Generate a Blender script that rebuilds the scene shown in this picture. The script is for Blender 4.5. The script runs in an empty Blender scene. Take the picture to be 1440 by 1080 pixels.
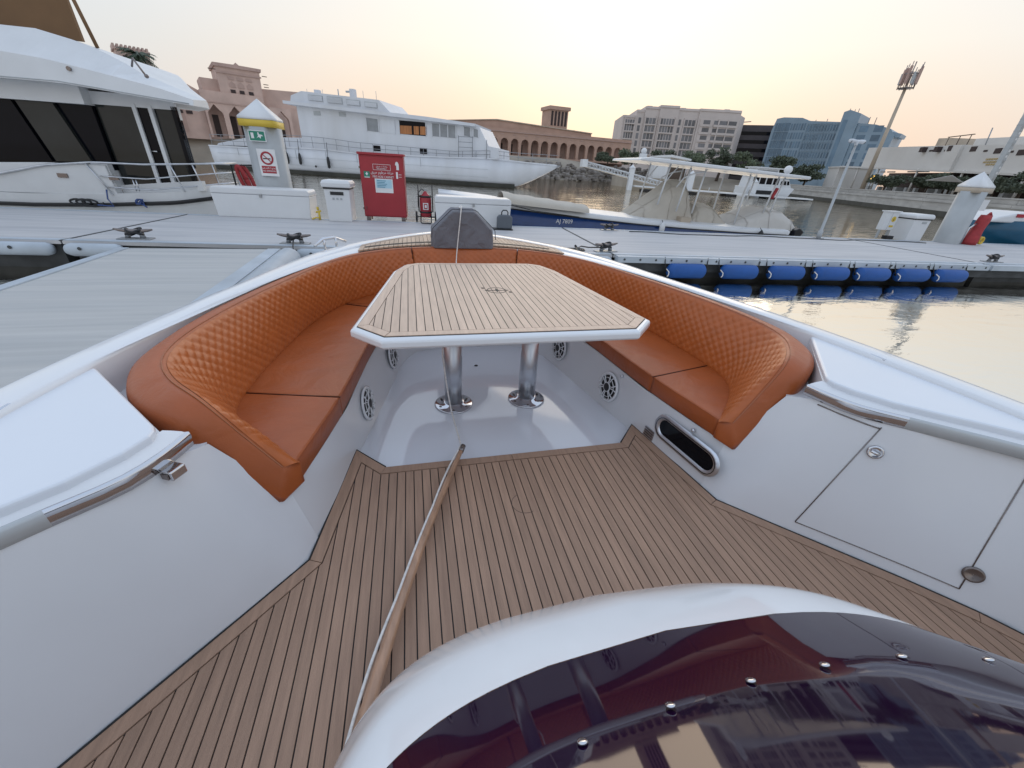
import bpy, bmesh, math, random
import numpy as np
from mathutils import Vector, Matrix
random.seed(7); rng = np.random.RandomState(11)
R = math.radians
sc = bpy.context.scene
COL = sc.collection

# ------------------------------------------------------------------ camera
cam = bpy.data.cameras.new('camera'); cam_o = bpy.data.objects.new('camera', cam); COL.objects.link(cam_o)
FW = Vector((.2220, .8490, -.4798)).normalized()
RT = Vector((.9730, -.2240, .0540)).normalized()
UP = RT.cross(FW).normalized(); RT = FW.cross(UP).normalized()
cam_o.matrix_world = Matrix(((RT.x, UP.x, -FW.x, -.494), (RT.y, UP.y, -FW.y, 0), (RT.z, UP.z, -FW.z, 1.5), (0, 0, 0, 1)))
cam.sensor_fit = 'HORIZONTAL'; cam.angle = 1.8272; cam.clip_start = .02; cam.clip_end = 4000
sc.camera = cam_o
sc.view_settings.view_transform = 'Standard'; sc.view_settings.look = 'None'
sc.view_settings.exposure = 0.12; sc.view_settings.gamma = 1

# ------------------------------------------------------------------ sky and sun (dusk, the sun low in haze ahead)
SUN_AZ, SUN_EL = R(24.5), R(10.5)
SUN = Vector((math.sin(SUN_AZ) * math.cos(SUN_EL), math.cos(SUN_AZ) * math.cos(SUN_EL), math.sin(SUN_EL)))
world = bpy.data.worlds.new('World'); sc.world = world; world.use_nodes = True
nt = world.node_tree; nt.nodes.clear()
def wn(t, **k):
    n = nt.nodes.new(t)
    for a, b in k.items(): setattr(n, a, b)
    return n
def wl(a, b): nt.links.new(a, b)
def ramp(stops):
    n = wn('ShaderNodeValToRGB'); cr = n.color_ramp
    while len(cr.elements) < len(stops): cr.elements.new(.5)
    for e, (p, c) in zip(cr.elements, stops): e.position = p; e.color = (*c, 1)
    return n
def wmath(op, a, b=None, clamp=False):
    n = wn('ShaderNodeMath', operation=op, use_clamp=clamp)
    for i, v in enumerate((a, b)):
        if v is None: continue
        if isinstance(v, (int, float)): n.inputs[i].default_value = v
        else: wl(v, n.inputs[i])
    return n.outputs[0]
tc = wn('ShaderNodeTexCoord'); sep = wn('ShaderNodeSeparateXYZ'); wl(tc.outputs['Generated'], sep.inputs[0])
zpos = wmath('MAXIMUM', sep.outputs[2], 0.0)
warm = ramp([(0, (.84, .60, .45)), (.06, (.89, .665, .50)), (.12, (.92, .745, .59)), (.20, (.945, .86, .75)), (.34, (.92, .91, .88)), (.6, (.72, .81, .94)), (1, (.62, .75, .96))])
cool = ramp([(0, (.71, .64, .61)), (.07, (.72, .68, .65)), (.15, (.70, .715, .71)), (.3, (.69, .755, .83)), (.6, (.65, .755, .92)), (1, (.62, .75, .96))])
wl(zpos, warm.inputs[0]); wl(zpos, cool.inputs[0])
hx = wmath('MULTIPLY', sep.outputs[0], math.sin(SUN_AZ)); hy = wmath('MULTIPLY', sep.outputs[1], math.cos(SUN_AZ))
az = wmath('ADD', hx, hy)
mr = wn('ShaderNodeMapRange', interpolation_type='SMOOTHSTEP'); mr.inputs[1].default_value = .56; mr.inputs[2].default_value = 1.0
wl(az, mr.inputs[0])
mix = wn('ShaderNodeMix', data_type='RGBA'); wl(mr.outputs[0], mix.inputs[0]); wl(cool.outputs[0], mix.inputs[6]); wl(warm.outputs[0], mix.inputs[7])
dot = wn('ShaderNodeVectorMath', operation='DOT_PRODUCT'); wl(tc.outputs['Generated'], dot.inputs[0]); dot.inputs[1].default_value = SUN
glow = wmath('POWER', wmath('MAXIMUM', dot.outputs['Value'], 0.0), 26.0)
gl = wn('ShaderNodeMix', data_type='RGBA', blend_type='ADD'); gl.inputs[7].default_value = (.16, .135, .085, 1)
wl(glow, gl.inputs[0]); wl(mix.outputs[2], gl.inputs[6])
sky = wn('ShaderNodeTexSky', sky_type='NISHITA', sun_disc=False, sun_elevation=SUN_EL, sun_rotation=SUN_AZ, dust_density=4, air_density=1)
bg1 = wn('ShaderNodeBackground'); bg1.inputs[1].default_value = 1.02; wl(gl.outputs[2], bg1.inputs[0])
bg2 = wn('ShaderNodeBackground'); bg2.inputs[1].default_value = .002; wl(sky.outputs[0], bg2.inputs[0])
add = wn('ShaderNodeAddShader'); wl(bg1.outputs[0], add.inputs[0]); wl(bg2.outputs[0], add.inputs[1])
wo = wn('ShaderNodeOutputWorld'); wl(add.outputs[0], wo.inputs[0])
sun = bpy.data.lights.new('sun', 'SUN'); sun.energy = .5; sun.angle = R(45); sun.color = (1, .84, .66)
sun_o = bpy.data.objects.new('sun', sun); COL.objects.link(sun_o); sun_o.rotation_euler = SUN.to_track_quat('Z', 'Y').to_euler()

# ------------------------------------------------------------------ materials
def mat(name, col, rough=.5, metal=0, var=.06, vscale=3., bump=0., bscale=40., coat=0., ior=1.5, stretch=(1, 1, 1), orand=0., emit=None, dirt=0., dcol=(.1, .09, .08), soft=0., sscale=5.):
    m = bpy.data.materials.new(name); m.use_nodes = True; t = m.node_tree; b = t.nodes['Principled BSDF']
    b.inputs['Roughness'].default_value = rough; b.inputs['Metallic'].default_value = metal; b.inputs['IOR'].default_value = ior
    if coat: b.inputs['Coat Weight'].default_value = coat; b.inputs['Coat Roughness'].default_value = .05
    N = t.nodes.new; L = t.links.new
    co = N('ShaderNodeTexCoord'); mp = N('ShaderNodeMapping'); mp.inputs['Scale'].default_value = stretch; L(co.outputs['Object'], mp.inputs[0])
    no = N('ShaderNodeTexNoise'); no.inputs['Scale'].default_value = vscale; no.inputs['Detail'].default_value = 6; L(mp.outputs[0], no.inputs[0])
    mr = N('ShaderNodeMapRange'); mr.inputs[1].default_value = .3; mr.inputs[2].default_value = .7; mr.inputs[3].default_value = 1 - var; mr.inputs[4].default_value = 1 + var; L(no.outputs[0], mr.inputs[0])
    val = mr.outputs[0]
    if orand:
        oi = N('ShaderNodeObjectInfo'); r2 = N('ShaderNodeMapRange'); r2.inputs[3].default_value = 1 - orand; r2.inputs[4].default_value = 1 + orand; L(oi.outputs['Random'], r2.inputs[0])
        mu = N('ShaderNodeMath'); mu.operation = 'MULTIPLY'; L(val, mu.inputs[0]); L(r2.outputs[0], mu.inputs[1]); val = mu.outputs[0]
    hs = N('ShaderNodeVectorMath'); hs.operation = 'SCALE'; hs.inputs[0].default_value = col; L(val, hs.inputs['Scale'])
    out = hs.outputs[0]
    if dirt:
        n2 = N('ShaderNodeTexNoise'); n2.inputs['Scale'].default_value = vscale * .37; n2.inputs['Detail'].default_value = 8; L(mp.outputs[0], n2.inputs[0])
        m2 = N('ShaderNodeMapRange'); m2.inputs[1].default_value = .45; m2.inputs[2].default_value = .75; m2.inputs[4].default_value = dirt; L(n2.outputs[0], m2.inputs[0])
        mx = N('ShaderNodeMix'); mx.data_type = 'RGBA'; L(m2.outputs[0], mx.inputs[0]); L(out, mx.inputs[6]); mx.inputs[7].default_value = (*dcol, 1); out = mx.outputs[2]
    L(out, b.inputs['Base Color'])
    if bump:
        n3 = N('ShaderNodeTexNoise'); n3.inputs['Scale'].default_value = bscale; n3.inputs['Detail'].default_value = 4; L(mp.outputs[0], n3.inputs[0])
        bp = N('ShaderNodeBump'); bp.inputs['Strength'].default_value = bump; bp.inputs['Distance'].default_value = .01; L(n3.outputs[0], bp.inputs['Height']); L(bp.outputs[0], b.inputs['Normal'])
        if soft:
            n4 = N('ShaderNodeTexNoise'); n4.inputs['Scale'].default_value = sscale; n4.inputs['Detail'].default_value = 3; n4.inputs['Distortion'].default_value = 1.2; L(mp.outputs[0], n4.inputs[0])
            b4 = N('ShaderNodeBump'); b4.inputs['Strength'].default_value = soft; b4.inputs['Distance'].default_value = .05; L(n4.outputs[0], b4.inputs['Height']); L(b4.outputs[0], bp.inputs['Normal'])
    if emit: b.inputs['Emission Color'].default_value = (*emit[0], 1); b.inputs['Emission Strength'].default_value = emit[1]
    return m
GEL = mat('gelcoat', (.74, .75, .77), .16, var=.015, vscale=1.3, coat=.3)
GELD = mat('gelcoat_matte', (.71, .715, .735), .22, var=.03, vscale=1.5, dirt=.16, dcol=(.50, .50, .51), bump=.03, bscale=3)
GELF = mat('gelcoat_floor', (.70, .71, .75), .07, var=.02, vscale=1.2, coat=.6)
LID = mat('gelcoat_lid', (.72, .75, .80), .25, var=.012, vscale=2)
TEAK = mat('teak_sole', (.36, .222, .15), .6, var=.13, vscale=9, stretch=(6, .5, 6), bump=.25, bscale=60, orand=.09, dirt=.22, dcol=(.28, .18, .12))
TEAKT = mat('teak_table', (.62, .455, .345), .5, var=.10, vscale=9, stretch=(6, .5, 6), bump=.15, bscale=60, orand=.07)
TEAKB = mat('teak_bow', (.52, .37, .26), .5, var=.12, vscale=9, stretch=(6, .5, 6), bump=.15, bscale=60, orand=.12)
CAULK = mat('caulk', (.012, .011, .011), .6)
LEA = mat('leather', (.37, .086, .018), .4, var=.08, vscale=5, bump=.14, bscale=260, soft=.22, sscale=4)
LEAQ = mat('leather_quilt', (.44, .108, .021), .38, var=.07, vscale=12, bump=.12, bscale=260)
SEAM = mat('leather_seam', (.06, .014, .006), .7)
THREAD = mat('thread', (.40, .16, .08), .7)
CHROME = mat('chrome', (.62, .62, .64), .10, 1, var=.05)
STEEL = mat('brushed_steel', (.62, .64, .68), .36, 1, var=.12, vscale=6, stretch=(1, 1, .2))
DSTEEL = mat('dark_steel', (.22, .19, .18), .25, .8)
BLK = mat('black_rubber', (.012, .012, .014), .45)
BLKG = mat('black_glass', (.004, .005, .008), .05, ior=1.24)
GLASSR = mat('tinted_glass_sheen', (.022, .025, .024), .05, ior=1.4, var=.3, vscale=.8)  # lighter greenish base colour carries the reflections of the yacht's brighter panes
def tint_glass():
    m = mat('windscreen', (.016, .004, .022), .035, var=.2, vscale=2, ior=1.85); return m
WIND = tint_glass()
PINK = mat('pale_panel', (.80, .83, .86), .12, var=.02, coat=.3)
WOOD = mat('varnished_wood', (.40, .225, .135), .30, var=.25, vscale=8, stretch=(4, 1, 4), coat=.4)
ROPE = mat('rope_white', (.72, .68, .64), .8, var=.15, vscale=60)
CANVAS = mat('grey_canvas', (.165, .165, .185), .85, var=.10, vscale=5, bump=.3, bscale=30, soft=.6, sscale=7)
BLUEF = mat('blue_fender', (.004, .072, .29), .55, var=.12, vscale=4)
DOCK = mat('dock_deck', (.50, .49, .49), .65, var=.09, vscale=2.2, stretch=(.25, 3.5, 1), bump=.3, bscale=14, dirt=.6, dcol=(.31, .32, .34))
DOCKF = mat('dock_finger', (.47, .465, .45), .7, var=.06, vscale=2.5, stretch=(5, .25, 1), bump=.2, bscale=14, dirt=.5, dcol=(.31, .325, .335))
TUBE = mat('dock_bumper', (.43, .48, .53), .45, var=.10, vscale=2, dirt=.3, dcol=(.25, .27, .29))
DARKC = mat('pontoon_side', (.055, .058, .06), .8, var=.3, vscale=3)
GALV = mat('galvanised', (.34, .35, .36), .45, .7, var=.15)
WHITE = mat('white_paint', (.66, .67, .68), .35, var=.03, vscale=2, dirt=.10, dcol=(.45, .44, .42))
WHITEF = mat('white_ship', (.62, .64, .68), .45, var=.05, vscale=.8, stretch=(1, 1, .22), dirt=.4, dcol=(.47, .46, .44))
CREAM = mat('cream_canvas', (.50, .455, .39), .85, var=.04, vscale=3, bump=.2, bscale=20, soft=.35, sscale=3)
NAVY = mat('navy_hull', (.012, .05, .20), .2, var=.1, coat=.4)
TEALH = mat('teal_hull', (.012, .085, .155), .3, var=.15)
RED = mat('red_paint', (.33, .022, .032), .38, var=.06, vscale=3)
REDC = mat('red_cover', (.34, .035, .04), .75, var=.18, vscale=7, bump=.5, bscale=9)
YEL = mat('yellow_paint', (.62, .44, .05), .5)
GREEN = mat('green_sign', (.02, .20, .13), .5)
SIGNW = mat('sign_white', (.70, .70, .70), .5)
SIGNB = mat('sign_blue', (.40, .60, .70), .4)
BLACKP = mat('black_print', (.02, .02, .02), .6)
PILE = mat('pile_grey', (.40, .42, .43), .6, var=.08, vscale=2)
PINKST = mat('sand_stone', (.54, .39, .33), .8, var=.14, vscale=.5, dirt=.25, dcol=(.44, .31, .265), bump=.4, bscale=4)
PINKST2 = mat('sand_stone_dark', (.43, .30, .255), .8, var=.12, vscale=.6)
ARC = mat('arcade_stone', (.44, .29, .225), .8, var=.12, vscale=.4, dirt=.25, dcol=(.36, .23, .18), bump=.4, bscale=3)
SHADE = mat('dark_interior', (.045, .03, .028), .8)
HOTEL = mat('hotel_render', (.56, .50, .47), .8, var=.06, vscale=.2)
HGLASS = mat('hotel_glass', (.15, .15, .16), .3, var=.2, vscale=.6, orand=.35)
BRN = mat('brown_facade', (.07, .06, .065), .6, var=.15, vscale=.3)
BLUEB = mat('blue_facade', (.21, .29, .36), .4, var=.10, vscale=.2)
BLUEG = mat('blue_glass', (.10, .17, .24), .2, var=.2, vscale=.4, orand=.3)
LOWW = mat('low_white_render', (.60, .58, .55), .8, var=.05, vscale=.3, dirt=.12, dcol=(.40, .38, .35))
GOLD = mat('gold_letter', (.42, .32, .16), .5)
WALLM = mat('seawall_concrete', (.36, .35, .33), .8, var=.16, vscale=.7, stretch=(1, 1, 3), bump=.4, bscale=5, dirt=.4, dcol=(.22, .21, .20))
ALGAE = mat('seawall_algae', (.045, .045, .038), .8, var=.3, vscale=1)
LAND = mat('land', (.30, .26, .21), .9, var=.2, vscale=.2)
ROCK = mat('rock', (.20, .175, .155), .9, var=.35, vscale=.8, bump=.6, bscale=3)
BARK = mat('bark', (.09, .065, .05), .9)
LEAF = mat('leaf', (.115, .14, .085), .7, var=.4, vscale=.45)
LEAFD = mat('leaf_dark', (.08, .098, .062), .7, var=.4, vscale=.45)
PALM = mat('palm_leaf', (.035, .06, .028), .55, var=.4, vscale=2)
BROWNC = mat('brown_canopy', (.16, .085, .035), .7, var=.12, vscale=1.2)
CURT = mat('amber_curtain', (.42, .17, .06), .7, var=.3, vscale=2.5, stretch=(6, 6, .3))
GLASSW = mat('ship_window', (.25, .27, .29), .1, var=.15, vscale=1.5)
RAILM = mat('ship_rail', (.27, .28, .30), .45, .3)
LAMPG = mat('lit_lamp', (.9, .6, .2), .5, emit=((1.0, .62, .12), 3.0))
NOZ = mat('lamp_head', (.55, .58, .62), .4)
SAND = mat('sand_beige', (.45, .38, .30), .9, var=.15, vscale=.5)
def water_mat():
    m = bpy.data.materials.new('water'); m.use_nodes = True; t = m.node_tree; t.nodes.clear(); N = t.nodes.new; L = t.links.new
    out = N('ShaderNodeOutputMaterial'); mx = N('ShaderNodeMixShader'); di = N('ShaderNodeBsdfDiffuse'); gs = N('ShaderNodeBsdfGlossy')
    di.inputs[0].default_value = (.040, .045, .036, 1); gs.inputs[0].default_value = (.86, .82, .75, 1); gs.inputs['Roughness'].default_value = .03
    fr = N('ShaderNodeFresnel'); fr.inputs[0].default_value = 4.6
    co = N('ShaderNodeTexCoord'); bp = N('ShaderNodeBump'); bp.inputs['Distance'].default_value = .05; bp.inputs['Strength'].default_value = .32
    m1 = N('ShaderNodeMapping'); m1.inputs['Scale'].default_value = (.55, 1.3, 1); L(co.outputs['Object'], m1.inputs[0])
    n1 = N('ShaderNodeTexNoise'); n1.inputs['Scale'].default_value = 1.6; n1.inputs['Detail'].default_value = 5; n1.inputs['Roughness'].default_value = .55; n1.inputs['Distortion'].default_value = .6; L(m1.outputs[0], n1.inputs[0])
    # calm basin by the dock, more ripple further out
    sp = N('ShaderNodeSeparateXYZ'); L(co.outputs['Object'], sp.inputs[0])
    mr = N('ShaderNodeMapRange'); mr.inputs[1].default_value = 7; mr.inputs[2].default_value = 26; mr.inputs[3].default_value = .75; mr.inputs[4].default_value = 1.1; L(sp.outputs[1], mr.inputs[0])
    mu = N('ShaderNodeMath'); mu.operation = 'MULTIPLY'; L(n1.outputs[0], mu.inputs[0]); L(mr.outputs[0], mu.inputs[1]); L(mu.outputs[0], bp.inputs['Height'])
    n2 = N('ShaderNodeTexNoise'); n2.inputs['Scale'].default_value = .55; n2.inputs['Detail'].default_value = 4; n2.inputs['Distortion'].default_value = .8; L(m1.outputs[0], n2.inputs[0])
    m3 = N('ShaderNodeMapRange'); m3.inputs[1].default_value = 12; m3.inputs[2].default_value = 40; m3.inputs[3].default_value = 0; m3.inputs[4].default_value = 3.2; L(sp.outputs[1], m3.inputs[0])
    m4 = N('ShaderNodeMath'); m4.operation = 'MULTIPLY'; L(n2.outputs[0], m4.inputs[0]); L(m3.outputs[0], m4.inputs[1])
    m5 = N('ShaderNodeMath'); m5.operation = 'ADD'; L(mu.outputs[0], m5.inputs[0]); L(m4.outputs[0], m5.inputs[1]); L(m5.outputs[0], bp.inputs['Height'])
    L(bp.outputs[0], gs.inputs['Normal']); L(bp.outputs[0], fr.inputs['Normal'])
    L(fr.outputs[0], mx.inputs[0]); L(di.outputs[0], mx.inputs[1]); L(gs.outputs[0], mx.inputs[2]); L(mx.outputs[0], out.inputs[0])
    return m
WATER = water_mat()

# ------------------------------------------------------------------ mesh helpers
class MB:
    def __init__(s): s.v = []; s.f = []; s.sm = []
    def add(s, vs, fs, smooth=False):
        o = len(s.v); s.v += [tuple(v) for v in vs]; s.f += [tuple(i + o for i in f) for f in fs]; s.sm += [smooth] * len(fs); return s
    def box(s, x0, x1, y0, y1, z0, z1):
        vs = [(x, y, z) for z in (z0, z1) for y in (y0, y1) for x in (x0, x1)]
        return s.add(vs, [(0, 2, 3, 1), (4, 5, 7, 6), (0, 1, 5, 4), (2, 6, 7, 3), (0, 4, 6, 2), (1, 3, 7, 5)])
    def prism(s, pts, z0, z1):                       # plan polygon extruded in z
        n = len(pts); vs = [(x, y, z0) for x, y in pts] + [(x, y, z1) for x, y in pts]
        return s.add(vs, [tuple(range(n - 1, -1, -1)), tuple(range(n, 2 * n))] + [(i, (i + 1) % n, n + (i + 1) % n, n + i) for i in range(n)])
    def slab(s, pts, y0, y1):                        # side profile (x,z) extruded in y
        n = len(pts); vs = [(x, y0, z) for x, z in pts] + [(x, y1, z) for x, z in pts]
        return s.add(vs, [tuple(range(n)), tuple(range(2 * n - 1, n - 1, -1))] + [((i + 1) % n, i, n + i, n + (i + 1) % n) for i in range(n)])
    def loft(s, rows, close=False, smooth=True, caps=False):
        m = len(rows[0]); vs = [p for r in rows for p in r]; fs = []
        for i in range(len(rows) - 1):
            for j in range(m if close else m - 1):
                k = (j + 1) % m; fs.append((i * m + j, i * m + k, (i + 1) * m + k, (i + 1) * m + j))
        s.add(vs, fs, smooth)
        if caps:
            o = len(s.v) - len(vs); s.f += [tuple(o + j for j in range(m - 1, -1, -1)), tuple(o + (len(rows) - 1) * m + j for j in range(m))]; s.sm += [False, False]
        return s
    def tube(s, path, r, n=8, caps=True):
        P = [Vector(p) for p in path]; rows = []; prev = None
        rr = r if isinstance(r, (list, tuple)) else [r] * len(P)
        for i, p in enumerate(P):
            d = (P[min(i + 1, len(P) - 1)] - P[max(i - 1, 0)])
            d = d.normalized() if d.length > 1e-9 else Vector((0, 0, 1))
            a = prev if prev is not None else (Vector((0, 0, 1)) if abs(d.z) < .9 else Vector((1, 0, 0)))
            a = (a - d * a.dot(d)).normalized(); prev = a; b = d.cross(a)
            rows.append([p + (a * math.cos(2 * math.pi * k / n) + b * math.sin(2 * math.pi * k / n)) * rr[i] for k in range(n)])
        return s.loft(rows, True, True, caps)
    def lathe(s, prof, c=(0, 0, 0), n=24, axis='z', caps=True, M=None):
        rows = []
        for r, h in prof:
            row = []
            for k in range(n):
                a = 2 * math.pi * k / n; x, y = r * math.cos(a), r * math.sin(a)
                p = {'z': (x, y, h), 'y': (x, h, -y), 'x': (h, x, y)}[axis]
                p = Vector(p)
                if M is not None: p = M @ p
                row.append(p + Vector(c))
            rows.append(row)
        return s.loft(rows, True, True, caps)
    def ball(s, c, r, n=12, m=8, sc=(1, 1, 1)):
        rows = [[(c[0] + r * sc[0] * math.sin(math.pi * i / m) * math.cos(2 * math.pi * k / n), c[1] + r * sc[1] * math.sin(math.pi * i / m) * math.sin(2 * math.pi * k / n), c[2] - r * sc[2] * math.cos(math.pi * i / m)) for k in range(n)] for i in range(m + 1)]
        return s.loft(rows, True, True)
    def mesh(s, name, m, off=(0, 0, 0)):
        me = bpy.data.meshes.new(name)
        me.from_pydata([(x - off[0], y - off[1], z - off[2]) for x, y, z in s.v], [], s.f)
        me.polygons.foreach_set('use_smooth', s.sm)
        me.materials.append(m); me.validate(); me.update()
        return me
    def obj(s, name, m, parent=None, bevel=0, seg=2, fix=True):
        off = (0, 0, 0)
        if parent is not None and parent.get('_off'): off = parent['_off']
        me = s.mesh(name, m, off)
        if fix:
            bm = bmesh.new(); bm.from_mesh(me); bmesh.ops.remove_doubles(bm, verts=bm.verts, dist=1e-5); bmesh.ops.recalc_face_normals(bm, faces=bm.faces); bm.to_mesh(me); bm.free()
        o = bpy.data.objects.new(name, me); COL.objects.link(o)
        if parent is not None: o.parent = parent
        if off != (0, 0, 0): o['_off'] = off
        if bevel:
            b = o.modifiers.new('bevel', 'BEVEL'); b.width = bevel; b.segments = seg; b.limit_method = 'ANGLE'; b.angle_limit = R(35)
        return o
def tag(o, label=None, cat=None, group=None, kind=None):
    for k, v in (('label', label), ('category', cat), ('group', group), ('kind', kind)):
        if v: o[k] = v
    return o
def thing(name, label, cat, loc=(0, 0, 0), rz=0, group=None, world_coords=False):
    o = bpy.data.objects.new(name, None); COL.objects.link(o); o.empty_display_size = .2
    o.location = loc; o.rotation_euler.z = rz
    if world_coords: o['_off'] = tuple(loc)
    return tag(o, label, cat, group)
def frame(name, label, cat, a, u, group=None):     # local x along u, local y away from us, z up
    return thing(name, label, cat, (a[0], a[1], 0), math.atan2(u[1], u[0]), group)
def share(o, parent, loc=(0, 0, 0), rz=0, name=None, sc3=None):   # another object with the same mesh
    c = o.copy(); COL.objects.link(c); c.parent = parent; c.location = loc; c.rotation_euler.z = rz
    if sc3: c.scale = sc3
    return c
def kids(o): return [c for c in ALLK.get(o.name, [])]
ALLK = {}
def dup(root, loc, rz=0, label=None, group=None):
    c = root.copy(); COL.objects.link(c); c.location = loc; c.rotation_euler.z = rz
    if label: c['label'] = label
    if group: c['group'] = group
    for ch in list(root.children):
        d = ch.copy(); COL.objects.link(d); d.parent = c
        for g in list(ch.children):
            e = g.copy(); COL.objects.link(e); e.parent = d
    return c
def text(name, s, size, m, parent, M, depth=.002):
    cu = bpy.data.curves.new(name, 'FONT'); cu.body = s; cu.size = size; cu.align_x = 'CENTER'; cu.align_y = 'CENTER'; cu.extrude = depth
    to = bpy.data.objects.new(name + '_tmp', cu); COL.objects.link(to)
    dg = bpy.context.evaluated_depsgraph_get(); me = bpy.data.meshes.new_from_object(to.evaluated_get(dg))
    bpy.data.objects.remove(to); me.materials.clear(); me.materials.append(m); me.name = name
    o = bpy.data.objects.new(name, me); COL.objects.link(o); o.parent = parent; o.matrix_local = M; return o
def upright(x, y, z, sx=1): return Matrix.Translation((x, y, z)) @ Matrix.Rotation(R(90), 4, 'X') @ Matrix.Scale(sx, 4, (1, 0, 0))
def interp(curve, t):
    for (a, b), (c, d) in zip(curve, curve[1:]):
        if (a <= t <= c) or (c <= t <= a): return b + (d - b) * ((t - a) / (c - a) if c != a else 0)
    return curve[-1][1] if abs(t - curve[-1][0]) < abs(t - curve[0][0]) else curve[0][1]
def smooth_path(pts, n):                                   # Catmull-Rom, n samples in all, by arc length
    P = [Vector(p) for p in pts]; out = []
    for i in range(len(P) - 1):
        p0 = P[max(i - 1, 0)]; p1 = P[i]; p2 = P[i + 1]; p3 = P[min(i + 2, len(P) - 1)]
        for k in range(24):
            t = k / 24; out.append(.5 * ((2 * p1) + (p2 - p0) * t + (2 * p0 - 5 * p1 + 4 * p2 - p3) * t * t + (3 * p1 - p0 - 3 * p2 + p3) * t ** 3))
    out.append(P[-1]); L = [0]
    for a, b in zip(out, out[1:]): L.append(L[-1] + (b - a).length)
    res = []; j = 0
    for k in range(n):
        s = L[-1] * k / (n - 1)
        while j < len(L) - 2 and L[j + 1] < s: j += 1
        d = L[j + 1] - L[j]; res.append(out[j].lerp(out[j + 1], (s - L[j]) / d if d > 1e-9 else 0))
    return res
def mirror(pts): return [(-p[0],) + tuple(p[1:]) for p in pts]

# ================================================================== SETTING: water and land
mb = MB(); mb.add([(-640, -140, -.6), (640, -140, -.6), (640, 620, -.6), (-640, 620, -.6)], [(0, 1, 2, 3)])
tag(mb.obj('water', WATER), kind='structure')
shore = [(-400, 70), (-140, 82), (-60, 84), (-20, 96), (10, 106), (40, 108), (52, 114), (66, 106), (78, 92), (80, 82)]
crest = [(-400, 76, 3.6), (-140, 88, 3.6), (-60, 89, 3.6), (-20, 101, 3.7), (10, 116, 4.2), (40, 118, 4.4), (54, 122, 3.4), (70, 112, 2.6), (84, 96, 1.7), (86, 84, 1.5)]
far = [(-630, 300, 3.6), (-400, 520, 3.6), (-150, 600, 3.6), (-50, 610, 3.7), (50, 615, 4.2), (150, 615, 4.4), (250, 600, 3.4), (350, 560, 2.6), (450, 480, 1.7), (520, 380, 1.5)]
mb = MB(); mb.loft([[(x, y, -.9) for x, y in shore], crest, far], smooth=False)
tag(mb.obj('shore_land', LAND), kind='structure')
WA, WB = Vector((75.4, 75.2)), Vector((36, -2.5))
wu = (WB - WA).normalized(); wang = math.atan2(wu.y, wu.x); wlen = (WB - WA).length
mb = MB(); wn_ = Vector((-wu.y, wu.x))
def WP(s, d): q = WA + wu * s + wn_ * d; return (q.x, q.y)
mb.prism([WP(-8, 1.2), WP(wlen + 60, 1.2), WP(wlen + 60, 430), WP(-8, 430)], .2, 1.44)
tag(mb.obj('promenade', LAND), kind='structure')
# riprap: boulders on the bank left of the gangway
mb = MB()
for i in range(420):
    t = rng.rand(); x = 14 + 54 * t; k = rng.rand() ** 1.2
    yb = interp([(a, b) for a, b in shore], x); c = (x, yb - .3 + 7 * k, -.6 + 3.6 * k + .2 * rng.rand()); r = .35 + .55 * rng.rand()
    vs = [Vector((math.cos(a) * r * (.7 + .5 * rng.rand()), math.sin(a) * r * (.7 + .5 * rng.rand()), h * r * (.6 + .4 * rng.rand()))) + Vector(c) for h in (-.6, .5) for a in np.arange(5) * 1.2566 + rng.rand()]
    vs.append(Vector((c[0], c[1], c[2] + r * .8)))
    mb.add(vs, [(i_, (i_ + 1) % 5, 5 + (i_ + 1) % 5, 5 + i_) for i_ in range(5)] + [(5 + i_, 5 + (i_ + 1) % 5, 10) for i_ in range(5)])
tag(mb.obj('riprap', ROCK), kind='stuff')

# ------------------------------------------------------------------ seawall
sw = thing('seawall', 'long pale concrete seawall with stepped ledges along the right bank', 'wall', (WA.x, WA.y, 0), wang)
L0, L1 = -6, wlen + 40
MB().box(L0, L1, 0, 1.2, -1, -.1).obj('wall_base', ALGAE, sw)
for i in range(int((L1 - L0) / 6.0)):
    x0 = L0 + i * 6.0
    MB().box(x0 + .02, x0 + 5.98, .03, 1.15, -.1, .70).obj('wall_panel', WALLM, sw)
    MB().box(x0 + .02, x0 + 5.98, -.12, 1.1, .705, .98).obj('ledge', WALLM, sw)
    MB().box(x0 + .02, x0 + 5.98, .12, .5, .985, 1.40).obj('parapet', WALLM, sw, .02)
MB().box(L0, L1, .06, .62, 1.405, 1.52).obj('coping', WALLM, sw)

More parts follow.
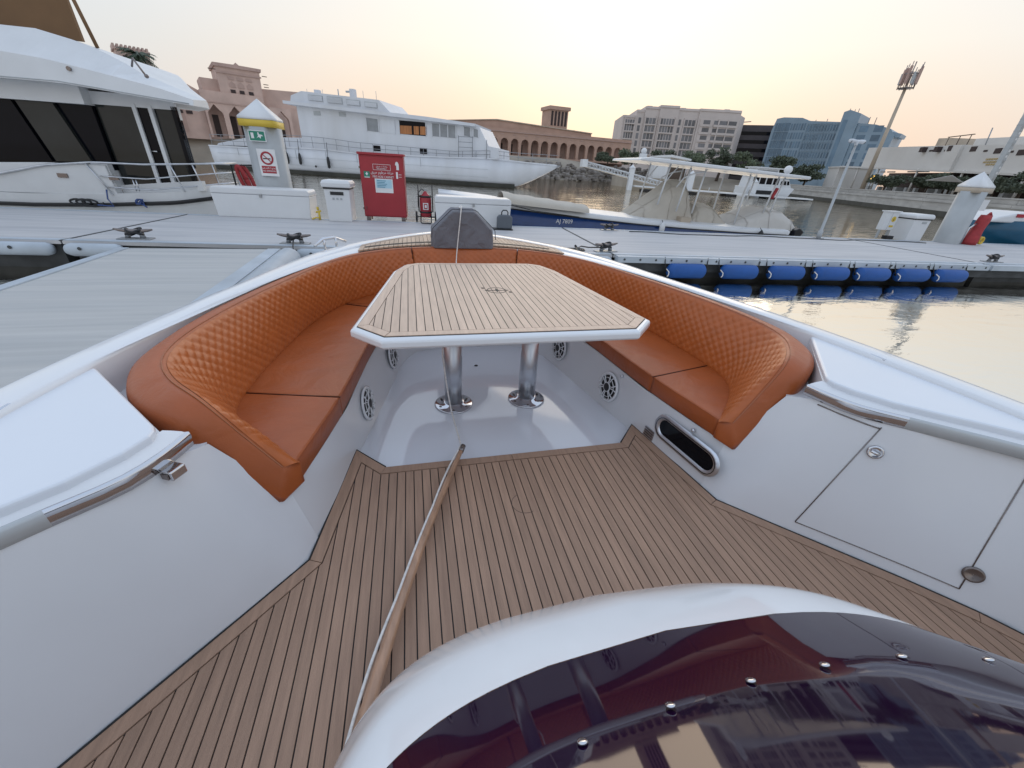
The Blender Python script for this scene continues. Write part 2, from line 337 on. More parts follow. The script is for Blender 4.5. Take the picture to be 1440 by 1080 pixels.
# ------------------------------------------------------------------ trees
def leaf_cloud(mb, c, rad, n, size, r=rng):
    for i in range(n):
        d = r.normal(size=3); d /= np.linalg.norm(d); rr = r.rand() ** .45
        p = np.array(c) + d * np.array(rad) * rr
        a = r.normal(size=3); a /= np.linalg.norm(a); b = np.cross(a, r.normal(size=3)); b /= np.linalg.norm(b)
        s = size * (.6 + .8 * r.rand())
        mb.add([p - a * s, p + b * s * .5, p + a * s, p - b * s * .5], [(0, 1, 2, 3)])
TREE_N = [0]
def tree(x, y, z, h, w, label, m=LEAF, leaves=1500, trunk=.35):
    t = thing('tree', label, 'tree', (x, y, z), 0, 'bushy trees on the far bank')
    tr = MB(); tr.tube([(0, 0, -.5), (.1 * w, .05 * w, h * trunk), (.15 * w, 0, h * .7)], [.05 * h, .04 * h, .015 * h], 7)
    for k in range(4):
        a = k * 1.6 + rng.rand(); tr.tube([(.08 * w, .03 * w, h * trunk * .9), (math.cos(a) * w * .3, math.sin(a) * w * .3, h * .62)], [.025 * h, .008 * h], 5)
    tr.obj('trunk', BARK, t)
    cr = MB(); nc = 11
    for k in range(nc):
        a = rng.rand() * 6.28; q = rng.rand() ** .5 * .36 * w; zz = h * (.34 + .5 * rng.rand())
        leaf_cloud(cr, (math.cos(a) * q, math.sin(a) * q, zz), (w * .2, w * .2, h * .16), int(leaves * 1.7) // nc, .034 * w)
    cr.obj('crown', m, t, fix=False)
    return t
for a in [
    (50.5, 111, 3.2, 3.6, 7, 'low green bushy tree in front of the arcade, nearest the white ship bow', LEAFD),
    (57, 110, 3.0, 4.6, 8, 'green bushy tree in front of the right end of the arcade', LEAF),
    (65, 108, 2.6, 5.4, 8, 'rounded dark tree before the left corner of the cream hotel', LEAFD),
    (69.5, 102, 2.2, 5.6, 8, 'grey-green tree below the middle of the cream hotel', LEAF),
    (77.5, 101, 1.8, 7.4, 8, 'tall dark tree right of the white kiosk, below the hotel balconies', LEAFD),
    (83, 97, 1.6, 6.6, 9, 'broad tree below the right end of the cream hotel', LEAF),
    (90, 94, 1.5, 6.4, 9, 'dark tree below the brown building', LEAFD),
    (98, 94, 1.5, 5.2, 9, 'low tree left of the blue glass building foot', LEAFD)]:
    tree(*a[:6], a[6])
for i, (s, d, h, lab) in enumerate([(21, 6, 2.5, 'dark shrub tree under the canopy next to the street lamp'), (25.5, 9, 2.7, 'dense dark tree under the white building, second from the lamp'), (30, 9, 2.7, 'dense dark tree under the middle of the white building'), (36, 10, 2.5, 'dark tree under the white building behind the white sail shade'), (44, 7, 2.7, 'green tree behind the right grey pile'), (50, 7, 2.7, 'green tree right of the pale square column')]):
    x, y = WP(s, d); tree(x, y, 1.4, h, 5, lab, LEAFD, 1300, .3)
def palm(x, y, z, h, label):
    t = thing('palm_tree', label, 'palm tree', (x, y, z))
    MB().tube([(0, 0, -1), (.1, 0, h * .5), (0, 0, h)], [.22, .17, .15], 8).obj('trunk', BARK, t)
    f = MB()
    for k in range(44):
        a = k * 2.4; up = .9 - 1.5 * rng.rand(); L = 1.7 + .5 * rng.rand()
        pts = [Vector((math.cos(a) * L * q, math.sin(a) * L * q, h + up * L * q - 1.0 * q * q)) for q in np.linspace(0, 1, 6)]
        sd = Vector((-math.sin(a), math.cos(a), 0))
        for p, q in zip(pts, pts[1:]):
            for sg in (-1, 1):
                for w in (0, .5):
                    b = p.lerp(q, w); f.add([b, b + (q - p) * .5, b + (q - p) * 1.1 + sd * sg * .38 - Vector((0, 0, .22))], [(0, 1, 2)])
    f.obj('fronds', PALM, t, fix=False); return t
palm(-37.4, 83.0, 3.5, 9.3, 'dark green palm beside the small battlemented tower above the yacht roof')

# ================================================================== FAR BUILDINGS
def arch_bay(mb, x0, x1, z0, z1, zs, ox0, ox1, depth, n=12, pointed=False):
    """wall piece with one arched opening, plus its reveal"""
    c = (ox0 + ox1) / 2; r = (ox1 - ox0) / 2; pts = []
    for k in range(n + 1):
        a = math.pi * (1 - k / n); x = c + r * math.cos(a); z = zs + r * math.sin(a)
        if pointed: z = zs + r * (math.sin(a) * .8 + .55 * max(0, 1 - abs(math.cos(a)) * 1.8))
        pts.append((x, z))
    for y in (0,):
        mb.add([(x0, y, z0), (ox0, y, z0), (ox0, y, zs), (x0, y, zs)], [(0, 1, 2, 3)])
        mb.add([(ox1, y, z0), (x1, y, z0), (x1, y, zs), (ox1, y, zs)], [(0, 1, 2, 3)])
        mb.add([(x0, y, zs), (ox0, y, zs), (ox0, y, z1), (x0, y, z1)], [(0, 1, 2, 3)])
        mb.add([(ox1, y, zs), (x1, y, zs), (x1, y, z1), (ox1, y, z1)], [(0, 1, 2, 3)])
        for (a, b), (c_, d) in zip(pts, pts[1:]): mb.add([(a, y, b), (c_, y, d), (c_, y, z1), (a, y, z1)], [(0, 1, 2, 3)])
    rev = [(ox0, z0)] + pts + [(ox1, z0)]
    for (a, b), (c_, d) in zip(rev, rev[1:]): mb.add([(a, 0, b), (c_, 0, d), (c_, depth, d), (a, depth, b)], [(0, 1, 2, 3)])

# --- palace with central tower block
pu = (.912, .41); pal = frame('palace', 'pink sandstone palace with a tall central block and ornate arches behind the yacht', 'building', (-37.6, 92.3), pu)
MB().box(-14, 3.4, 1.0, 12, 3, 9.3).obj('wall', PINKST, pal)
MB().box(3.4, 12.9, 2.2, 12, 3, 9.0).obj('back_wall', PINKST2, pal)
MB().box(12.9, 21, 2.5, 12, 3, 9.0).obj('wall', PINKST, pal)
b0 = None
for k, x in enumerate((3.4, 6.5, 9.6)):
    m_ = MB(); arch_bay(m_, x, x + 3.1, 3.4, 8.65, 6.9, x + .35, x + 2.65, 1.2, 14, True); m_.obj('arch', PINKST, pal, fix=False)
m_ = MB(); arch_bay(m_, 13.6, 17.2, 3.4, 9.0, 7.0, 14.4, 16.7, 1.2, 14, True); m_.obj('arch', PINKST, pal, fix=False)
for x in (4.4, 7.1, 8.6, 10.6, 15.1): MB().box(x, x + .95, 2.1, 2.3, 3.6, 7.0).obj('door', SHADE, pal)
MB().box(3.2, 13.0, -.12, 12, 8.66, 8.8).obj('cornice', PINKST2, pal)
MB().box(3.3, 12.95, 0, 12, 8.81, 10.4).obj('storey', PINKST, pal)
MB().slab([(6.5, 10.4), (13.0, 10.4), (13.15, 14.1), (6.5, 14.1)], .2, 8).obj('tower', PINKST, pal)
MB().slab([(6.3, 14.1), (13.4, 14.1), (13.5, 14.55), (10.1, 14.6), (9.7, 14.95), (9.3, 14.6), (6.2, 14.55)], -.1, 8.2).obj('roof', PINKST2, pal)
MB().box(6.35, 13.3, .02, .2, 13.2, 13.42).obj('band', PINKST2, pal)
MB().slab([(4.0, 10.4), (6.5, 10.4), (6.5, 12.3), (3.9, 12.3)], 1.5, 8).obj('side_block', PINKST, pal)
MB().slab([(-6, 9.3), (3.9, 9.3), (3.9, 10.3), (3.4, 10.35), (1.9, 11.1), (.7, 11.15), (-6, 11.15)], 2, 10).obj('parapet', PINKST, pal)
w0 = MB().box(0, .72, .02, .24, 10.48, 10.95).obj('window', SHADE, pal)
w0.location.x = 8.05; share(w0, pal, (9.4, 0, 0)); share(w0, pal, (10.82, 0, 0)); 
for x in (-.67, .67): share(w0, pal, (x, .82, -3.8), sc3=(1.25, 1, 1))
w1 = MB().box(0, .95, .1, .26, 12.4, 12.85).obj('niche', PINKST2, pal); w1.location.x = 8.0; share(w1, pal, (9.35, 0, 0)); share(w1, pal, (10.7, 0, 0))
for x in (8.0, 9.35, 10.7): MB().slab([(x, 11.3), (x + .95, 11.3), (x + .95, 11.8), (x + .47, 12.2), (x, 11.8)], .1, .26).obj('niche', PINKST2, pal)
for x in (6.0, 13.5):
    for z in (13.6, 12.4, 12.0)[: 1 if x < 10 else 3]: MB().tube([(x - (.6 if x < 10 else -.0), .3, z), (x + .8, .3, z)], .06, 6).obj('roof_beam', BARK, pal)
MB().slab([(12.95, 9.0), (21, 9.0), (21, 12.3), (13.2, 11.95)], 3, 12).obj('right_wing', PINKST, pal)
for x in range(6): MB().box(-13.5 + x * 2.7, -13.1 + x * 2.7, .85, 1.02, 4, 9).obj('pilaster', PINKST2, pal)
# --- small battlemented tower
bt = thing('watch_tower', 'small sandstone tower top with battlements rising behind the yacht roof', 'tower', (-41.0, 83.9, -.7), math.atan2(.5, .866))
MB().box(.5, 4.3, 0, 3.6, 3, 14.1).obj('wall', PINKST, bt)
MB().box(.3, 4.5, -.2, 3.8, 14.1, 14.35).obj('cornice', PINKST2, bt)
for k in range(9): MB().box(.35 + k * .47, .6 + k * .47, -.15, 3.7, 14.35, 14.75).obj('merlon', PINKST, bt)
for x in (1.2, 2.4): MB().box(x, x + .55, -.03, .1, 13.0, 13.5).obj('window', SHADE, bt)
# --- arcade building
ar = frame('arcade_building', 'long low sandstone arcade building with round arches and a wind tower', 'building', (18, 124), (.992, .129))
P_ = 3.06; bay = MB(); arch_bay(bay, 0, P_, 4.6, 9.95, 7.45, .42, P_ - .42, .9, 14)
b0 = bay.obj('arch', ARC, ar, fix=False); b0.location.x = -12.0
for k in range(1, 20): share(b0, ar, (-12.0 + k * P_, 0, 0))
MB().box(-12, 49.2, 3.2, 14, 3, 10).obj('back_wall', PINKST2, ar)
for k in range(20): MB().box(-11.1 + k * P_ + .3, -11.1 + k * P_ + 1.1, 3.05, 3.2, 4.7, 7.4).obj('door', SHADE, ar)
MB().box(-12, 49.2, -.6, 3.2, 4.2, 4.6).obj('plinth', ARC, ar)
MB().box(-12, 49.2, -.25, .5, 9.95, 10.2).obj('cornice', PINKST2, ar)
MB().box(-12, 49.2, -.05, 14, 10.2, 10.75).obj('parapet', ARC, ar)
MB().slab([(-12, 10.75), (35.5, 10.75), (35.5, 11.5), (5.8, 12.55), (3.8, 12.4), (-12, 10.9)], 1.2, 13).obj('upper_storey', ARC, ar)
MB().slab([(-12, 10.92), (3.8, 12.42), (5.8, 12.57), (35.6, 11.52), (35.6, 11.72), (5.8, 12.8), (3.8, 12.62), (-12, 11.1)], .9, 13.2).obj('roof', SAND, ar)
for k in range(16): MB().box(-10.8 + k * P_ * 1.15, -9.9 + k * P_ * 1.15, -.06, .1, 9.35, 9.6).obj('drain_slot', PINKST2, ar)
tw = MB().box(22.4, 28.1, 3, 8.7, 11.2, 17.0).obj('wind_tower', ARC, ar)
MB().box(22.0, 28.6, 2.6, 9.1, 16.6, 17.45).obj('tower_cap', ARC, tw)
for k in range(5): MB().box(22.75 + k * 1.08, 23.4 + k * 1.08, 2.96, 3.1, 12.8, 16.3).obj('vent_slot', SHADE, tw)
MB().box(20.0, 30.5, 2.5, 9.2, 11.2, 12.1).obj('tower_base', ARC, tw)
# --- cream hotel
ho = frame('hotel', 'large cream hotel block with rows of windows and balconies left of the blue building', 'building', (93.5, 193.3), (.955, -.296))
for x0, x1, y0, zt in ((-.2, 5.6, .8, 24.6), (5.6, 9.0, 1.2, 26.9), (9.0, 15.2, .6, 28.2), (15.2, 23.4, 0, 28.8), (23.4, 32.2, .5, 28.1), (32.2, 49.8, 0, 28.3)):
    MB().box(x0, x1, y0, 26, 2, zt).obj('wall', HOTEL, ho)
    MB().box(x0 + .05, x1 - .05, y0 - .25, y0 + .3, zt - .9, zt - .55).obj('cornice', HOTEL, ho)
MB().prism([(49.8, 0), (54.6, 7), (54.6, 26), (49.8, 26)], 2, 26.6).obj('end_wall', HOTEL, ho)
HW = {}
def hwin(x0, x1, y0, zt, h=2.2, d=.10):
    w = round(x1 - x0, 2)
    if (w, h) not in HW:
        HW[(w, h)] = MB().box(0, w, -.03, d, 0, h).obj('window', HGLASS, ho); o = HW[(w, h)]; o.location = (x0, y0, zt - h)
    else: o = share(HW[(w, h)], ho, (x0, y0, zt - h))
    return o
for zt in (24.0, 21.1, 18.2, 15.3, 12.4):
    for g0, g1, y0, n in ((1.0, 5.1, .8, 4), (6.6, 8.0, 1.2, 1), (9.8, 14.2, .6, 3), (16.2, 22.2, 0, 5), (24.0, 25.3, .5, 1), (26.8, 31.4, .5, 3)):
        if zt == 24.0 and g0 == 1.0: z = 23.0
        else: z = zt
        if zt < 13 and g0 < 2: continue
        st = (g1 - g0) / n
        for k in range(n): hwin(g0 + k * st + .1, g0 + k * st + round(st - .25, 2) + .1, y0, z)
    for g0, g1 in ((33.6, 37.6), (39.2, 40.9), (41.5, 44.9), (45.4, 48.9)):
        MB().box(g0, g1, -.04, .3, zt - 2.1, zt + .25).obj('balcony', HGLASS, ho)
        MB().box(g0 - .1, g1 + .1, -.5, -.05, zt - 2.15, zt - 1.3).obj('balcony_rail', HOTEL, ho)
for g0, g1, y0 in ((1.0, 5.1, .8), (9.8, 14.2, .6), (16.2, 22.2, 0), (26.8, 31.4, .5)):
    for zt in (24.05, 21.15, 18.25, 15.35, 12.45):
        MB().box(g0 - .2, g1 + .1, y0 - .4, y0 - .04, zt - 2.75, zt - 2.3).obj('spandrel', HOTEL, ho)
    for x in (g0 - .45, g1 + .05): MB().box(x, x + .4, y0 - .5, y0 - .02, 8, 24.6).obj('pier', HOTEL, ho)
for x, y, z in ((11, 8, 28.2), (18, 9, 28.8), (26, 8, 28.1), (38, 9, 28.3), (45, 7, 28.3)): MB().box(x, x + 2.2, y, y + 3, z, z + 1.1).obj('roof_unit', HOTEL, ho)
MB().box(33.2, 34.6, -.3, -.01, 10, 24.6).obj('pier', HOTEL, ho); MB().box(40.9, 41.45, -.5, -.06, 10, 24.8).obj('pier', HOTEL, ho); MB().box(44.95, 45.35, -.5, -.06, 10, 24.8).obj('pier', HOTEL, ho)
# --- brown block
br = thing('brown_building', 'dark brown flat-roofed building between the hotel and the blue building', 'building', (150, 187.5, 0), math.atan2(-.62, .78))
MB().box(-9, 15, 0, 14, 1, 24.4).obj('wall', BRN, br)
for k in range(6): MB().box(-8.8, 14.8, -.06, .05, 4 + 3.3 * k, 5.4 + 3.3 * k).obj('window_band', BLKG, br)
MB().tube([(-6, 3, 24.2), (-6, 3, 25.4)], .15, 6).obj('crane_post', DSTEEL, br); MB().tube([(-7.5, 3, 25.1), (3.5, 3, 26.0)], .18, 6).obj('crane_jib', DSTEEL, br)
# --- blue glass building
bb = frame('glass_building', 'blue-grey glass office building with a square tower, beyond the street lamp', 'building', (149.6, 167.6), (.466, -.885))
MB().slab([(0, 1), (12.3, 1), (12.3, 24.2), (9.8, 25.2), (2.9, 25.6), (.4, 25.2), (-.4, 21)], 0, 16).obj('wall', BLUEB, bb)
MB().slab([(12.3, 1), (23.5, 1), (23.5, 23.4), (12.3, 24.1)], 0, 16).obj('wall', BLUEB, bb)
MB().slab([(23.5, 1), (28.9, 1), (28.8, 25.8), (25, 27.1), (23.3, 26.5)], -.6, 14).obj('tower', BLUEB, bb)
MB().slab([(28.9, 1), (39.5, 1), (41.0, 18.9), (39.2, 20.9), (34.5, 22.3), (28.9, 22.9)], 0, 16).obj('wall', BLUEB, bb)
MB().slab([(39.0, 18.6), (42.6, 18.3), (42.8, 19.4), (39.2, 20.2)], .5, 10).obj('roof_ledge', BLUEB, bb)
gw = {}
def panel(x0, x1, z0, z1, m, y=-.04, nm='window'):
    k = (round(x1 - x0, 2), round(z1 - z0, 2), m.name, y)
    if k not in gw:
        gw[k] = MB().box(0, x1 - x0, y, .05, 0, z1 - z0).obj(nm, m, bb); gw[k].location = (x0, 0, z0)
    else: share(gw[k], bb, (x0, 0, z0))
panel(.6, 6.2, 9, 23.6, BLUEG, -.05, 'glass_panel')
for r in range(5):
    for c in range(6): panel(6.5 + c * .95, 7.15 + c * .95, 8.6 + 3.1 * r, 10.9 + 3.1 * r, BLUEG)
    for c in range(11): panel(12.8 + c * .97, 13.45 + c * .97, 8.4 + 3.05 * r, 10.3 + 3.05 * r, BLUEG)
    MB().box(12.4, 23.4, -.12, .02, 10.65 + 3.05 * r, 11.0 + 3.05 * r).obj('floor_band', BLUEB, bb)
    for c in range(2): panel(30.0 + c * 4.4, 32.6 + c * 4.4, 8.4 + 2.9 * r, 10.4 + 2.9 * r, BLUEG)
for c in range(13): MB().box(12.5 + c * .905, 12.62 + c * .905, -.3, .0, 6, 23.2).obj('fin', BLUEB, bb)
for x in (1.6, 3.0, 4.4): MB().box(x, x + .12, -.22, .0, 6, 23.6).obj('fin', BLUEB, bb)
for z in (11.5, 14.5, 17.5, 20.5): MB().box(.6, 6.2, -.16, .0, z, z + .2).obj('floor_band', BLUEB, bb)
panel(24.0, 25.4, 8, 24, BLUEG, -.66, 'glass_panel')
for x, h in ((23.8, 1.2), (25.4, .9), (26.6, 1.1), (13.6, 1.0), (17.5, 1.2), (31, 1.3), (33, 1.1)):
    MB().tube([(x, 4, 22), (x, 4, (26.8 if 23 < x < 28 else 23.8) + h)], .12, 5).obj('antenna', DSTEEL, bb)
# --- low white building on a covered terrace
lo = frame('white_building', 'long low white building on columns over a shaded terrace, right bank', 'building', (88, 66), (-.466, -.885))
MB().slab([(-13, 5.6), (12.9, 4.75), (12.9, 8.2), (-13, 9.2)], 0, 14).obj('wall', LOWW, lo)
MB().slab([(13.0, 4.75), (16.2, 4.7), (16.2, 8.1), (13.0, 8.2)], -.6, 14).obj('stair_block', LOWW, lo)
MB().slab([(16.2, 4.7), (40, 3.9), (40, 6.9), (16.2, 8.05)], -.2, 14).obj('wall', LOWW, lo)
MB().slab([(5, 8.5), (8.2, 8.4), (8.2, 9.6), (5, 9.75)], 2, 8).obj('roof_room', SAND, lo); MB().slab([(14, 8.1), (22.5, 7.8), (22.5, 8.8), (14, 9.1)], 2, 9).obj('roof_room', LOWW, lo)
for x in (7.6, 10.2, 12.6): MB().tube([(x, 2, 8.2), (x, 2, 9.7)], .06, 5).obj('pergola_post', BARK, lo)
MB().box(7.4, 13.2, 1.9, 2.1, 9.7, 9.8).obj('pergola_beam', BARK, lo)
MB().tube([(16.6, 2, 8), (16.2, 2, 10.3)], .08, 5).obj('mast', GALV, lo)
MB().slab([(-20, 5.7), (40, 3.65), (40, 3.9), (-20, 5.95)], -1.2, 0).obj('canopy', LOWW, lo)
for x0, z0 in ((6.3, 7.55), (10.1, 7.42), (13.45, 7.38)): MB().box(x0, x0 + .9, -.66, .06, z0, z0 + .72).obj('window', SHADE, lo)
for x0, z0, w in ((17.8, 7.15, 1.2), (22.6, 6.7, 1.2), (26.6, 6.35, 1.2), (30.5, 6.1, 1.2)): MB().box(x0, x0 + w, -.26, -.1, z0, z0 + .62).obj('window', SHADE, lo)
for x0, z0 in ((8.0, 7.6), (11.8, 7.45)): MB().box(x0, x0 + .9, -.1, .06, z0, z0 + .22).obj('slot', SHADE, lo)
for x0, z0 in ((20.6, 7.0), (25.2, 6.7)): MB().box(x0, x0 + .7, -.26, -.1, z0, z0 + .22).obj('slot', SHADE, lo)
for k, (z, x0, x1) in enumerate(((5.95, 21.9, 25.0), (5.6, 21.7, 25.2), (5.3, 22.4, 24.4))):
    x = x0
    while x < x1: w = .18 + .2 * rng.rand(); MB().box(x, min(x + w, x1), -.27, -.19, z, z + .2).obj('raised_letter', GOLD, lo); x += w + .09
for x in (-17.5, -11.5, -3.3, 9.15, 20, 31): MB().tube([(x, -.9, 1.3), (x, -.9, 5.3 - .03 * x)], .16, 8).obj('column', LOWW, lo)
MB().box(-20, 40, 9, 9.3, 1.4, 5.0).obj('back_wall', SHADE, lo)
for k in range(14):
    x = -10 + k * 2.6 + rng.rand(); z = 1.44
    t_ = MB(); t_.box(x, x + .7, 1 + rng.rand(), 1.9 + rng.rand(), z, z + .75); t_.obj('terrace_seat', PILE, lo)
for x0, x1 in ((-11, -9.6), (-8.4, -6.0), (-1.5, 4.5)): MB().box(x0, x1, 3, 3.3, 4.75, 4.95).obj('light_panel', WHITE, lo)
wb = frame('white_hut', 'plain pale flat-roofed hut between the blue building and the shaded terrace', 'building', (88, 66), (-.466, -.885))
MB().slab([(-26.2, 1.4), (-20.4, 1.4), (-20.4, 5.6), (-26.2, 5.8)], -1, 6).obj('wall', LOWW, wb); MB().box(-26.4, -20.2, -1.2, 6.2, 5.6, 5.85).obj('roof', LOWW, wb)
ss = thing('shade_sail', 'white triangular shade sail hung beneath the terrace roof', 'shade sail', WP(35.5, 4) + (3.0,), wang)
MB().add([(-2.0, 0, -.05), (1.6, .4, .55), (.4, 2.6, -.1), (-2.0, 0, -.08), (1.6, .4, .52), (.4, 2.6, -.13)], [(0, 1, 2), (5, 4, 3), (0, 3, 4, 1), (1, 4, 5, 2), (2, 5, 3, 0)]).obj('sail', WHITE, ss)
# two lit lanterns by the quay: globe on short post
for i, (s_, lab) in enumerate(((-5.2, 'left of the two glowing amber lanterns behind the white houseboat'), (-2.0, 'right of the two glowing amber lanterns behind the white houseboat'))):
    p = (101.5 + i * 3.2, 86.5 - i * 4.2); t = thing('lantern', lab, 'lamp', (p[0], p[1], 1.4), 0, 'lit quay lanterns')
    MB().tube([(0, 0, 0), (0, 0, 2.3)], .08, 6).obj('post', DSTEEL, t); MB().ball((0, 0, 2.6), .55, 12, 8, (1.3, 1.3, .7)).obj('globe', LAMPG, t); MB().box(-.7, .7, -.7, .7, 2.95, 3.05).obj('cap', DSTEEL, t)

# --- telecom mast, street lamp, lattice pole
tm = thing('telecom_mast', 'tall leaning-looking pale mast crowned with antenna panels, right of the blue building', 'mast', (85.6, 68.5, 1.4))
MB().tube([(0, 0, 0), (0, 0, 16.4)], [.40, .22], 12).obj('pole', SAND, tm)
MB().lathe([(.3, 15.9), (1.15, 16.0), (1.15, 16.1), (.3, 16.2)], n=12).obj('platform', DSTEEL, tm)
MB().lathe([(1.2, 17.9), (1.25, 17.95), (1.25, 18.05), (1.2, 18.1)], n=12, caps=False).obj('ring', DSTEEL, tm)
for k in range(9):
    a = k * .698; x, y = math.cos(a) * 1.15, math.sin(a) * 1.15; h = 1.6 + .9 * ((k * 7) % 3) / 2
    MB().tube([(x, y, 15.9), (x, y, 17.2 + h)], .06, 5).obj('antenna_pole', DSTEEL, tm)
    MB().box(x - .17, x + .17, y - .12, y + .12, 16.6, 16.6 + h).obj('antenna_panel', PINKST2 if k % 3 else PILE, tm)
MB().tube([(0, 0, 16), (0, 0, 19.8)], .09, 6).obj('spike', DSTEEL, tm)
sl = thing('street_lamp', 'grey double-headed lamp post standing on the pontoon back edge', 'street lamp', (13.42, 11.87, -.1))
MB().tube([(0, 0, 0), (0, 0, .25), (0, 0, .26), (0, 0, 2.85)], [.075, .075, .045, .035], 12).obj('pole', PILE, sl)
MB().box(-.12, .12, -.12, .12, 0, .02).obj('base_plate', GALV, sl)
h = MB().lathe([(.02, -.30), (.055, -.29), (.06, -.20), (.045, -.05), (.045, .05), (.06, .20), (.055, .29), (.02, .30)], (0, 0, 2.92), 12, 'x').obj('lamp_head', NOZ, sl)
for s in (-1, 1): MB().lathe([(.057, -.012), (.057, .012)], (.27 * s, 0, 2.915), 12, 'x').obj('lens', BLK, h)
MB().tube([(0, 0, 2.8), (0, 0, 2.93)], .05, 10).obj('collar', NOZ, sl)
lpx = WP(46.5, 2.2); lp = thing('light_column', 'pale square lighting column with small openings at the right edge behind the seawall', 'mast', lpx + (1.44,))
MB().box(-.24, .24, -.2, .2, 0, 19).obj('column', PILE, lp, .03)
for k in range(38):
    z = .15 + k * .48; MB().box(-.11, .11, -.212, -.19, z, z + .2).obj('opening', WHITE if k % 3 else GALV, lp)
    MB().box(-.255, .255, -.215, .215, z + .27, z + .31).obj('collar', PILE, lp)

# ================================================================== MIDDLE WATER: gangway, far pontoon, kiosk, houseboat
ga = frame('gangway', 'white truss gangway sloping from the rocky bank down to the far pontoon', 'gangway', (38, 62), (.981, -.196))
def gpt(t, top): # along bridge
    x = -12.3 + 14.8 * t; z = (2.30 - 2.55 * t) + (.62 if top else 0); return x, z
for y in (0, 1.6):
    for top in (0, 1): MB().tube([(*[gpt(0, top)[0]], y, gpt(0, top)[1]), (gpt(1, top)[0], y, gpt(1, top)[1])], .06, 6).obj('chord', WHITE, ga)
    for k in range(31):
        a, b = gpt(k / 30, 0), gpt(k / 30, 1); MB().tube([(a[0], y, a[1]), (b[0], y, b[1])], .03, 4).obj('baluster', WHITE, ga)
    for k in range(15):
        a, b = gpt(k / 15, k % 2), gpt((k + 1) / 15, (k + 1) % 2); MB().tube([(a[0], y, a[1]), (b[0], y, b[1])], .028, 4).obj('brace', WHITE, ga)
a, b = gpt(0, 0), gpt(1, 0); MB().slab([(a[0], a[1] - .1), (b[0], b[1] - .1), (b[0], b[1]), (a[0], a[1])], 0, 1.6).obj('deck', GALV, ga)
MB().slab([(-13, 2.2), (-12.2, 2.2), (-12.2, 3.2), (-13, 3.2)], -.2, 1.8).obj('portal', WHITE, ga)
fp = frame('far_pontoon', 'long white far pontoon on dark floats across the basin', 'dock', (38, 62), (.981, -.196))
MB().slab([(-4.6, -.06), (24, -.48), (24, -.28), (-4.6, .12)], -1.2, 1.2).obj('deck', WHITE, fp)
for x in (-3.2, 3.6, 10, 16.5, 21.8): MB().slab([(x, -.85), (x + 1.7, -.85), (x + 1.7, -.32), (x, -.32)], -1, 1).obj('float', BLK, fp)
for x in (-.6, 3, 7, 11, 14, 18): MB().tube([(x, -1.1, -.2), (x, -1.1, .45)], .04, 5).obj('bollard', WHITE, fp)
for i, (x, z, lab) in enumerate(((-5.2, 2.9, 'white mooring pile at the left end of the far pontoon'), (4.3, 2.6, 'white mooring pile beneath the kiosk by the far pontoon'), (14.6, 2.0, 'white mooring pile left of the houseboat'))):
    t = frame('mooring_pile', lab, 'pile', (38 + .981 * x, 62 - .196 * x), (.981, -.196), 'white piles along the far pontoon')
    MB().box(-.35, .35, -.35, .35, -2, z - .5).obj('shaft', WHITE, t); MB().lathe([(.5, z - .5), (.5, z - .4), (.02, z)], n=4).obj('cap', WHITE, t)
ki = frame('kiosk', 'small white kiosk with a flat overhanging roof above the far pontoon', 'kiosk', (38 + 7.6, 62 + 16), (.981, -.196))
MB().box(-.2, 2.6, 0, 2.6, 1.2, 4.9).obj('wall', WHITE, ki); MB().slab([(-.4, 4.95), (2.6, 5.25), (6.5, 4.75), (6.5, 4.45), (2.6, 4.85), (-.4, 4.7)], -.4, 3.4).obj('roof', WHITE, ki)
MB().box(2.7, 6.2, .3, .5, 2.6, 4.0).obj('trellis', BARK, ki); MB().box(2.6, 6.3, .2, 2.4, 1.2, 2.6).obj('counter', BARK, ki)
for x in (6.1,): MB().tube([(x, .2, 1), (x, .2, 4.6)], .08, 5).obj('post', WHITE, ki)
MB().box(-6, 8, -.8, 8, -1, 1.2).obj('terrace', LAND, ki)
hb = frame('houseboat', 'white two-deck houseboat with dark windows moored at the far pontoon', 'boat', (38, 63.6), (.981, -.196))
MB().slab([(14.9, -.75), (21.6, -.8), (22.6, .9), (22.0, 1.0), (14.6, .9)], 0, 3.6).obj('hull', WHITE, hb, .05)
MB().slab([(15.1, .9), (19.8, .9), (20.4, 2.5), (15.3, 2.55)], .2, 3.4).obj('cabin', WHITE, hb)
MB().slab([(14.9, 2.55), (21.4, 2.5), (21.4, 2.65), (14.9, 2.72)], -.2, 3.8).obj('upper_deck', WHITE, hb)
MB().slab([(15.6, 2.7), (19.5, 2.65), (19.4, 3.55), (15.7, 3.6)], .5, 3.1).obj('upper_cabin', WHITE, hb)
MB().slab([(15.3, 3.6), (19.9, 3.55), (19.9, 3.68), (15.3, 3.75)], .2, 3.4).obj('roof', WHITE, hb)
for k in range(4): MB().box(15.5 + k * 1.12, 16.4 + k * 1.12, .16, .25, 1.35, 2.25).obj('window', BLKG, hb)
MB().box(15.2, 19.4, -.02, .1, -.1, .45).obj('rub_stripe', BLK, hb); MB().box(15.9, 19.2, .46, .55, 2.95, 3.35).obj('window', GLASSW, hb)
MB().slab([(19.8, .9), (22.2, .95), (21.4, 2.2), (20.2, 2.2)], .3, 3.2).obj('wheelhouse', WHITE, hb)
for k in range(3): MB().slab([(20.2 + k * .55, 1.4), (20.6 + k * .55, 1.4), (20.5 + k * .5, 1.95), (20.2 + k * .5, 1.95)], .24, .36).obj('window', BLKG, hb)

